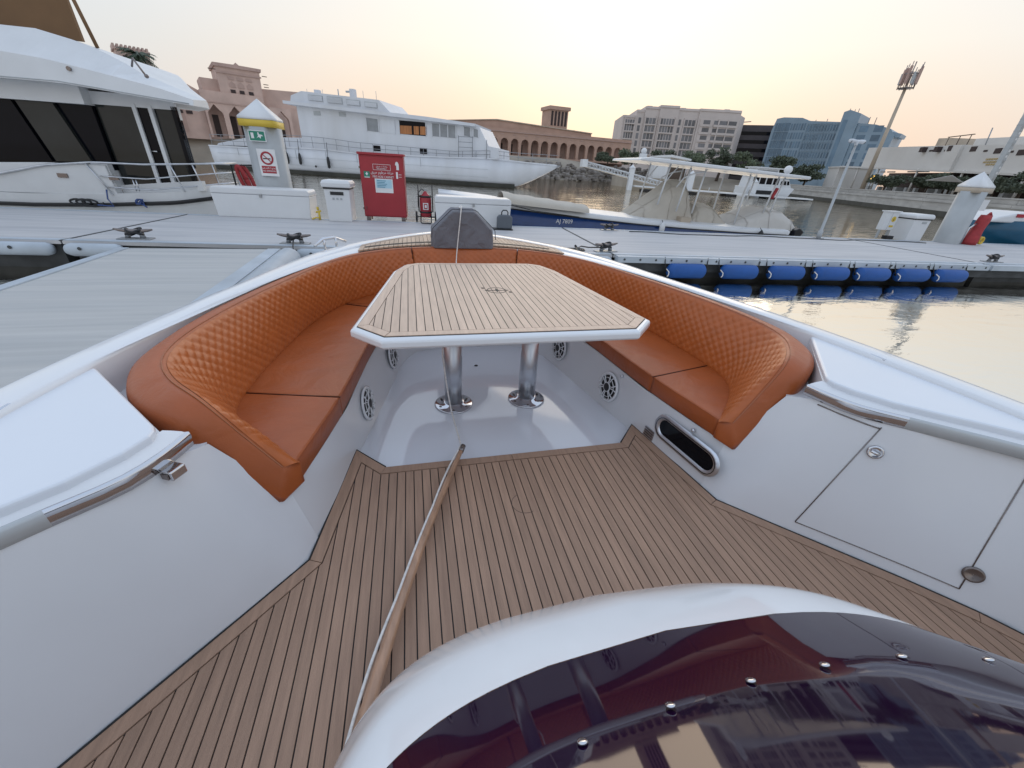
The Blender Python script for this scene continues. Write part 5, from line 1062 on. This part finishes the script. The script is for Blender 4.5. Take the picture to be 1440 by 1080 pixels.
# --- teak sole
side = [(.719, 1.808), (.892, 1.99), (1.003, 1.255), (1.18, 1.06), (1.53, .68), (1.68, .50), (1.77, .36), (1.84, 0), (1.84, -.7)]
edge = [(0, 1.808)] + side
MW = .055
def offs(poly, d):
    out = []
    for i, p in enumerate(poly):
        p = Vector(p); a = Vector(poly[max(i - 1, 0)]); b = Vector(poly[min(i + 1, len(poly) - 1)])
        d1 = (p - a).normalized() if i > 0 else (b - p).normalized(); d2 = (b - p).normalized() if i < len(poly) - 1 else d1
        n1 = Vector((d1.y, -d1.x)); n2 = Vector((d2.y, -d2.x)); m = (n1 + n2); m = m / max(.2, m.dot(n1)); out.append(tuple(p + m * d))
    return out
inner = offs(edge, MW); gapl = offs(edge, MW + .005); gap0 = offs(edge, .004)
MB().prism([(x, y) for x, y in edge] + [(-x, y) for x, y in edge[1:][::-1]], -.03, -.006).obj('sole_base', CAULK, boat)
joins = [0, 1, 2, 3, 6, 7, 9]
for sg in (1, -1):
    for a, b in zip(joins, joins[1:]):
        for_pts = gap0[a:b + 1] + inner[a:b + 1][::-1]
        # tiny butt gap between margin boards
        P = [(sg * x, y) for x, y in for_pts]
        cx = sum(p[0] for p in P) / len(P); cy = sum(p[1] for p in P) / len(P)
        P = [(p[0] + (cx - p[0]) * .004, p[1] + (cy - p[1]) * .004) for p in P]
        if sg < 0: P = P[::-1]
        MB().prism(P[::-1], -.012, .0015).obj('margin_board', TEAK, boat)
    MB().tube([(sg * x, y, .001) for x, y in edge[1:]], .004, 5).obj('caulk_line', CAULK, boat)
def ytop(x):
    ax = abs(x); g = gapl
    for (a, b), (c, d) in zip(g, g[1:]):
        if a <= ax <= c and c > a: return b + (d - b) * (ax - a) / (c - a)
    return None
brk = sorted(set([round(p[0], 4) for p in gapl]))
PWD = .0436; k = -44
while k < 44:
    x0, x1 = k * PWD + .0025, (k + 1) * PWD - .0025; k += 1
    xsb = [x0] + [s * b for b in brk for s in (1, -1) if x0 < s * b < x1] + [x1]; xsb = sorted(set(xsb))
    tops = [(x, ytop(x)) for x in xsb]; tops = [(x, y) for x, y in tops if y is not None]
    if len(tops) < 2: continue
    yb = -.65 if abs(x0) > .86 else .3
    if max(y for _, y in tops) < yb + .05: continue
    MB().prism([(tops[0][0], yb), (tops[-1][0], yb)] + [(x, max(y, yb + .001)) for x, y in tops[::-1]], -.012, 0).obj('plank', TEAK, boat)
# faint ring mark and hatch lift ring inlaid in the sole
MB().tube([(-.02 + .066 * math.cos(a), 1.41 + .066 * math.sin(a), .0) for a in np.linspace(2.0, 5.2, 30)], .0016, 5).obj('inlay_ring', mat('inlay', (.15, .095, .07), .6), boat)

# --- console with wrap-around dark windscreen
co_ = MB()
lev = [(0, .84, .845, 6), (.15, .775, .82, 6), (.3, .70, .79, 6), (.42, .62, .765, 6), (.5, .555, .757, 6), (.57, .47, .75, 6), (.615, .408, .746, 6)]
gla = [(.618, .405, .747, 6), (.65, .366, .743, 6), (.69, .317, .736, 6), (.73, .266, .729, 6), (.752, .237, .724, 6), (.775, .205, .718, 6), (.795, .177, .713, 6), (.83, .130, .705, 6), (.90, .036, .69, 6), (.99, -.09, .665, 6), (1.08, -.225, .62, 6), (1.16, -.36, .55, 6)]
def level(z, yc, w, n, m=72, ya=-.85):
    out = []
    for k in range(m + 1):
        a = math.pi * k / m; cx, sy = math.cos(a), math.sin(a)
        x = (w + .045) * math.copysign(abs(cx) ** (2 / n), cx); out.append((x, ya + (yc - ya) * abs(sy) ** (2 / n) - .2 * x * x, z))
    return out
def dens(L, m):
    P = [Vector(p) for p in [(a, b, c) for a, b, c, d in L]]; N = [d for *_, d in L]
    q = smooth_path(P, m); res = []; nn_ = [d for *_, d in L]
    for i, p in enumerate(q):
        n = N[min(len(N) - 1, int(i * (len(N) - 1) / (m - 1) + .5))]; f = i * (len(N) - 1) / (m - 1); k0 = min(int(f), len(N) - 2); res.append((p.x, p.y, p.z, N[k0] + (N[k0 + 1] - N[k0]) * (f - k0)))
    return res
con = MB().loft([level(*l) for l in dens(lev, 26)]).obj('console', PINK, boat)
ws = MB().loft([level(*l) for l in dens(gla, 40)]).obj('windscreen', WIND, con)
for i, (px_, lab) in enumerate(((-.298, 0), (-.14, 0), (.018, 0), (.17, 0), (.328, 0), (.487, 0))):
    x = px_ + .005; w = .769; y = -.85 + (.2395 + .85) * (1 - (abs(x) / w) ** 6) ** (1 / 6) - .2 * x * x
    b_ = MB().lathe([(.0085, 0), (.008, .0025), (.004, .0038), (.0005, .004)], n=16, M=Vector((0, .69, .72)).to_track_quat('Z', 'Y').to_matrix(), c=(x, y, .752)).obj('screw', CHROME, con)
    MB().lathe([(.003, .0034), (.003, .0046)], n=6, M=Vector((0, .69, .72)).to_track_quat('Z', 'Y').to_matrix(), c=(x, y, .752)).obj('screw_socket', DSTEEL, b_)

# ================================================================== BENCH SEAT
be = thing('bench_seat', 'U-shaped burnt-orange leather bench with diamond-quilted backrest round the bow', 'bench', (0, 0, 0))
J = [(1.0, 1.415, .395), (1.045, 1.45, .398), (1.09, 1.49, .40), (1.22, 1.61, .40), (1.335, 1.76, .40), (1.385, 1.93, .40), (1.375, 2.25, .40), (1.335, 2.62, .40), (1.275, 3.0, .40), (1.20, 3.26, .40), (1.10, 3.5, .40), (.93, 3.74, .40), (.69, 3.92, .40), (.4, 4.02, .40), (0, 4.04, .40)]
S = [(1.045, 1.375, .41), (1.14, 1.38, .56), (1.25, 1.405, .715), (1.40, 1.55, .745), (1.495, 1.73, .748), (1.52, 1.97, .748), (1.48, 2.3, .748), (1.41, 2.62, .748), (1.32, 2.95, .748), (1.235, 3.25, .748), (1.13, 3.53, .748), (.965, 3.79, .75), (.72, 3.99, .752), (.42, 4.11, .755), (0, 4.15, .756)]
O = [(1.075, 1.335, .33), (1.19, 1.325, .52), (1.31, 1.325, .68), (1.49, 1.45, .715), (1.595, 1.68, .735), (1.61, 1.97, .738), (1.575, 2.33, .738), (1.50, 2.67, .738), (1.395, 3.02, .74), (1.30, 3.29, .742), (1.19, 3.58, .744), (1.015, 3.855, .747), (.75, 4.07, .75), (.43, 4.19, .753), (0, 4.24, .754)]
def resample_sync(curves, n):
    # sample all curves by the same station parameter
    outs = []
    for c in curves:
        P = [Vector(p) for p in full3(c)]; o = []
        for k in range(n):
            t = k / (n - 1) * (len(P) - 1); i = min(int(t), len(P) - 2); f = t - i
            p0, p1, p2, p3 = P[max(i - 1, 0)], P[i], P[i + 1], P[min(i + 2, len(P) - 1)]
            o.append(.5 * ((2 * p1) + (p2 - p0) * f + (2 * p0 - 5 * p1 + 4 * p2 - p3) * f * f + (3 * p1 - p0 - 3 * p2 + p3) * f ** 3))
        outs.append(o)
    return outs
NS = 1000
Jc, Sc, Oc = resample_sync([J, S, O], NS)
mid = [(a + b) / 2 for a, b in zip(Jc, Sc)]; arcl = [0]
for a, b in zip(mid, mid[1:]): arcl.append(arcl[-1] + (b - a).length)
def xsplit(i):
    x = mid[i].x
    return 0 if (x > .53 or mid[i].y < 3.7 and x > 0) else (2 if (x < -.50 or mid[i].y < 3.7) else 1)
secs = {0: [], 1: [], 2: []}
for i in range(NS): secs[xsplit(i)].append(i)
NV = 44; PU, PV = .066, .057
for sidx, idx in secs.items():
    idx = list(idx)
    body = []; qp = []; st = []
    for i in idx:
        j, s, o = Jc[i], Sc[i], Oc[i]; tan = (mid[min(i + 1, NS - 1)] - mid[max(i - 1, 0)]).normalized(); up = (s - j); L = up.length
        nrm = up.cross(tan).normalized()
        if nrm.dot(Vector((0, 2.6, .6)) - mid[i]) < 0: nrm = -nrm
        row = []
        for v in range(NV + 1):
            q = v / NV; p = j.lerp(s, q) + nrm * (.012 * math.sin(math.pi * q))
            a = arcl[i] / PU + q * L / PV; b = arcl[i] / PU - q * L / PV
            hgt = abs(math.sin(math.pi * a) * math.sin(math.pi * b)) ** .42
            ed = min(1, q / .03, (1 - q) / .05) * min(1, max(0, (L - .13) / .2)); en = min(1, (i - idx[0]) / 2, (idx[-1] - i) / 2) if sidx == 1 else 1
            p = p + nrm * (  .0064 * hgt * ed * en + .004 - .010 * (1 - min(1, en + .0)))
            row.append(p)
        qp.append(row)
        k = j - Vector((0, 0, .09))
        body.append([j - nrm * .002, s + Vector((0, 0, .004)), s.lerp(o, .3) + Vector((0, 0, .014)), s.lerp(o, .75) + Vector((0, 0, .012)), o + Vector((0, 0, 0)), o - Vector((0, 0, .02)) + (o - s).normalized() * .008, (o + (o - s).normalized() * .002) - Vector((0, 0, min(.14, max(.03, o.z - .27)))), k])
        st.append(s.lerp(o, .10) + Vector((0, 0, .0095)))
    for end in ((0,) if sidx == 0 else (-1,) if sidx == 2 else ()):
        c = sum((Vector(p) for p in body[end]), Vector()) / len(body[end]); d = (mid[idx[end]] - mid[idx[1 if end == 0 else -2]]).normalized(); base = body[end]
        for dd, q in ((.006, .96), (.013, .86), (.018, .62), (.020, .3)):
            r_ = [c + (Vector(p) - c) * q + d * dd for p in base]
            body = [r_] + body if end == 0 else body + [r_]
    cu = MB().loft(body, True, True, True).obj('backrest', LEA, be)
    MB().loft(qp).obj('quilted_panel', LEAQ, cu, fix=False)
    MB().tube(st[::3], .0018, 4).obj('stitching', THREAD, cu)
for x in (.53, -.50):
    i = min(range(NS), key=lambda i: abs(mid[i].x - x) + (5 if mid[i].y < 3.7 else 0))
    MB().tube([Jc[i].lerp(Sc[i], q) + Vector((0, -.014, .002)) for q in np.linspace(0, 1, 6)] + [], .003, 5).obj('section_seam', SEAM, be)
# seat cushions
F = [(1.015, 1.42), (.97, 1.64), (.925, 1.87), (.875, 2.25), (.835, 2.6), (.785, 2.9), (.715, 3.2), (.59, 3.42), (.4, 3.52), (0, 3.55)]
Jp = [(1.07, 1.435), (1.13, 1.49), (1.235, 1.60), (1.345, 1.75), (1.40, 1.93), (1.39, 2.25), (1.35, 2.62), (1.29, 3.0), (1.215, 3.265), (1.115, 3.51), (.945, 3.755), (.70, 3.935), (.4, 4.035), (0, 4.055)]
def cush(poly, nm='seat_cushion'):
    n = len(poly); ori = 1 if sum(a[0] * b[1] - b[0] * a[1] for a, b in zip(poly, poly[1:] + poly[:1])) > 0 else -1
    def sh_(d, z): 
        out = []
        for i, p in enumerate(poly):
            a, b = Vector(poly[i - 1]), Vector(poly[(i + 1) % n]); p = Vector(p); t = (b - a).normalized(); nn = Vector((-t.y, t.x)) * ori
            q = p + nn * d; out.append((q.x, q.y, z))
        return out
    m_ = MB().loft([sh_(.008, .292), sh_(.0, .30), sh_(0, .388), sh_(.002, .396), sh_(.006, .401), sh_(.012, .403)], True, True)
    MB().tube(sh_(.003, .3965) + [sh_(.003, .3965)[0]], .0032, 5).obj('welt', LEA, be)
    m_.add(sh_(.012, .403), [tuple(range(n))], True); m_.add(sh_(.008, .292), [tuple(range(n))[::-1]])
    return m_.obj(nm, LEA, be)
Fs = smooth_path([(x, y, 0) for x, y in full(F)], 400); Js = smooth_path([(x, y, 0) for x, y in full(Jp)], 600)
def part_between(fa, fb, ja, jb):   # index ranges on each curve
    f = Fs[fa:fb + 1:3]; j = Js[ja:jb + 1:4]
    if (Fs[fb] - f[-1]).length > .004: f = f + [Fs[fb]]
    if (Js[jb] - j[-1]).length > .004: j = j + [Js[jb]]
    return [(p.x, p.y) for p in f] + [(p.x, p.y) for p in j[::-1]]
def near(curve, x, y): return min(range(len(curve)), key=lambda i: (curve[i].x - x) ** 2 + (curve[i].y - y) ** 2)
f1, f2_, f3, f4 = near(Fs, .915, 1.92), near(Fs, .66, 3.32), near(Fs, -.66, 3.32), near(Fs, -.915, 1.92)
j1, j2, j3, j4 = near(Js, 1.40, 2.03), near(Js, 1.10, 3.52), near(Js, -1.10, 3.52), near(Js, -1.40, 2.03)
for a in ((0, f1, 0, j1), (f1, f2_, j1, j2), (f2_, f3, j2, j3), (f3, f4, j3, j4), (f4, 399, j4, 599)): cush(part_between(*a))
for sg in (1, -1): MB().tube([(sg * .912, 1.92, .402), (sg * 1.40, 2.03, .402)], .003, 5).obj('seat_seam', SEAM, be); MB().tube([(sg * .66, 3.32, .402), (sg * 1.10, 3.52, .402)], .003, 5).obj('seat_seam', SEAM, be)

# ================================================================== TABLE
ta_ = thing('dining_table', 'teak-planked octagonal table with white rim on two steel pedestals', 'table', (0, 0, 0))
ZT = .776
TO = [(0, 1.775), (.665, 1.775), (.82, 1.94), (.655, 3.13), (.58, 3.34), (.47, 3.41), (0, 3.41)]
def oct(pts, d=0):
    P = [p for p in pts if p[0] > 0]; full_ = P + [(-x, y) for x, y in P[::-1]]
    if d:
        n = len(full_); out = []
        for i in range(n):
            a, p, b = Vector(full_[i - 1]), Vector(full_[i]), Vector(full_[(i + 1) % n]); d1 = (p - a).normalized(); d2 = (b - p).normalized(); n1 = Vector((-d1.y, d1.x)); n2 = Vector((-d2.y, d2.x)); m = n1 + n2; m = m / m.dot(n1); q = p + m * d; out.append((q.x, q.y))
        return out
    return full_
o0 = oct(TO)
rows = [[(x, y, z) for x, y in (oct(TO, d) if d else o0)] for d, z in ((.05, ZT - .062), (.012, ZT - .058), (0, ZT - .045), (0, ZT - .022), (.004, ZT - .012), (.016, ZT - .006), (.034, ZT - .003))]
m_ = MB().loft(rows, True, False, False); m_.add(rows[0], [tuple(range(len(rows[0])))[::-1]]); m_.add(rows[-1], [tuple(range(len(rows[-1])))])
m_.obj('table_rim', GEL, ta_, .004)
bed = oct(TO, .030); MB().prism(bed, ZT - .004, ZT - .0015).obj('caulk_bed', CAULK, ta_)
o1 = oct(TO, .034); o2 = oct(TO, .082); o3 = oct(TO, .0855)
for i in range(len(o1)):
    k = (i + 1) % len(o1); P = [o1[i], o1[k], o2[k], o2[i]]; cx = sum(p[0] for p in P) / 4; cy = sum(p[1] for p in P) / 4
    P = [(p[0] + (cx - p[0]) * .006, p[1] + (cy - p[1]) * .006) for p in P]
    MB().prism(P, ZT - .003, ZT + .002).obj('border_board', TEAKT, ta_)
def clip_x(poly, x0, x1):
    def half(P, f, xv):
        out = []
        for a, b in zip(P, P[1:] + P[:1]):
            ia, ib = f(a), f(b)
            if ia: out.append(a)
            if ia != ib: t = (xv - a[0]) / (b[0] - a[0]); out.append((xv, a[1] + (b[1] - a[1]) * t))
        return out
    P = half(poly, lambda p: p[0] >= x0, x0); return half(P, lambda p: p[0] <= x1, x1) if P else []
k = -19
while k < 19:
    x0, x1 = k * .0418 + .0022, (k + 1) * .0418 - .0022; k += 1
    P = clip_x(list(o3), x0, x1)
    if len(P) > 2: MB().prism(P, ZT - .003, ZT + .0015).obj('plank', TEAKT, ta_)
# inlaid compass emblem
em = MB().lathe([(.058, ZT + .0016), (.060, ZT + .0028), (.066, ZT + .0028), (.068, ZT + .0016)], (.03, 2.56, 0), 36, caps=False).obj('inlay_ring', mat('inlay_dark', (.10, .07, .05), .5), ta_)
MB().box(-.05, .11, 2.555, 2.563, ZT + .0016, ZT + .003).obj('inlay_line', CAULK, em); MB().prism([(.03, 2.515), (.04, 2.56), (.03, 2.605), (.02, 2.56)], ZT + .0016, ZT + .0032).obj('inlay_needle', CAULK, em)
MB().box(-.065, -.045, 2.60, 2.63, ZT + .0016, ZT + .003).obj('inlay_tab', bpy.data.materials['inlay_dark'], em); MB().box(.105, .125, 2.5, 2.53, ZT + .0016, ZT + .003).obj('inlay_tab', bpy.data.materials['inlay_dark'], em)
for x in (-.275, .275):
    lg = MB().lathe([(.0635, -.03), (.0635, .34), (.060, .345), (.060, ZT - .06)], (x, 2.49, 0), 32).obj('pedestal', STEEL, ta_)
    MB().lathe([(.138, -.045), (.138, -.036), (.132, -.033), (.085, -.032), (.078, -.015), (.066, -.012)], (x, 2.49, 0), 36).obj('flange', CHROME, lg)
    for k in range(6): a = k * 1.047 + .4; MB().lathe([(.009, -.034), (.008, -.028), (.001, -.027)], (x + .108 * math.cos(a), 2.49 + .108 * math.sin(a), 0), 10).obj('bolt', DSTEEL, lg)
    MB().lathe([(.10, ZT - .075), (.10, ZT - .061)], (x, 2.49, 0), 24).obj('top_plate', STEEL, lg)
MB().lathe([(.016, -.044), (.016, -.041)], (-.02, 3.1, 0), 12).obj('drain', BLK, boat)

# ================================================================== COVER, POLE, ROPE
cv = thing('windlass_cover', 'grey canvas cover with sloping shoulders over the bow windlass', 'cover', (0, 4.28, .76))
prof = [(-.315, 0), (-.312, .10), (-.306, .175), (-.29, .195), (-.13, .345), (-.105, .36), (.105, .36), (.13, .345), (.295, .19), (.308, .17), (.315, .09), (.318, 0)]
rows = []
for k in range(9):
    q = k / 8; y = -.16 + .34 * q; s = 1 - .10 * abs(q - .5) ** 2 * 4 * .8; 
    rows.append([(x * s + .004 * math.sin(k * 1.7 + j), y, z * (1 - .06 * (2 * q - 1) ** 2) + .004 * math.sin(k * 2.3 + j * 1.3) * (z > .02)) for j, (x, z) in enumerate(prof)])
MB().loft(rows, True, False, True).obj('canvas', CANVAS, cv, .008)
MB().tube([(x * 1.006, -.168, z + .003) for x, z in prof[1:-1]], .004, 5).obj('seam', mat('canvas_seam', (.08, .085, .10), .9), cv)
MB().ball((-.025, -.10, .372), .018).obj('top_knob', CHROME, cv)
rp = thing('bow_rope', 'thin white rope running from the covered windlass under the table to the pole', 'rope', (-.03, 4.12, 1.12), world_coords=True)
pts = smooth_path([(-.025, 4.2, 1.135), (-.028, 4.105, 1.115), (-.09, 4.0, .67), (-.14, 3.4, .55), (-.335, 2.44, .48), (-.34, 2.42, .30), (-.31, 2.38, .02), (-.295, 2.15, -.01), (-.287, 1.86, .03)], 60)
MB().tube([tuple(p) for p in pts], .0055, 6).obj('line', ROPE, rp)
pe = thing('wooden_pole', 'varnished tapered wooden pole with a white rope lying across the teak sole', 'pole', (-.285, 1.84, .03), world_coords=True)
pp = smooth_path([(-.283, 1.87, .035), (-.40, 1.58, .036), (-.51, 1.29, .042), (-.60, 1.02, .050), (-.675, .77, .058), (-.745, .50, .066), (-.80, .25, .08)], 40)
MB().tube([tuple(p) for p in pp], [.013 + .012 * (k / 39) for k in range(40)], 12).obj('shaft', WOOD, pe)
MB().tube([tuple(pp[0] + (pp[0] - pp[1]) * .3), tuple(pp[1])], .0165, 12).obj('tip', DSTEEL, pe)
rr = []
for k, p in enumerate(pp):
    q = k / 39; d = (pp[min(k + 1, 39)] - pp[max(k - 1, 0)]).normalized(); n = Vector((d.y, -d.x, 0)); n = -n if n.x > 0 else n
    r_ = .013 + .012 * q; sw = .010 * math.sin(q * 11) * (q > .05)
    rr.append(tuple(p + n * (r_ * .8 + .004 + max(0, sw)) + Vector((0, 0, r_ * .5 - max(0, sw) * .6))))
MB().tube(rr, .0055, 6).obj('lashing', ROPE, pe)
for o in sc.objects:
    if '_off' in o: del o['_off']
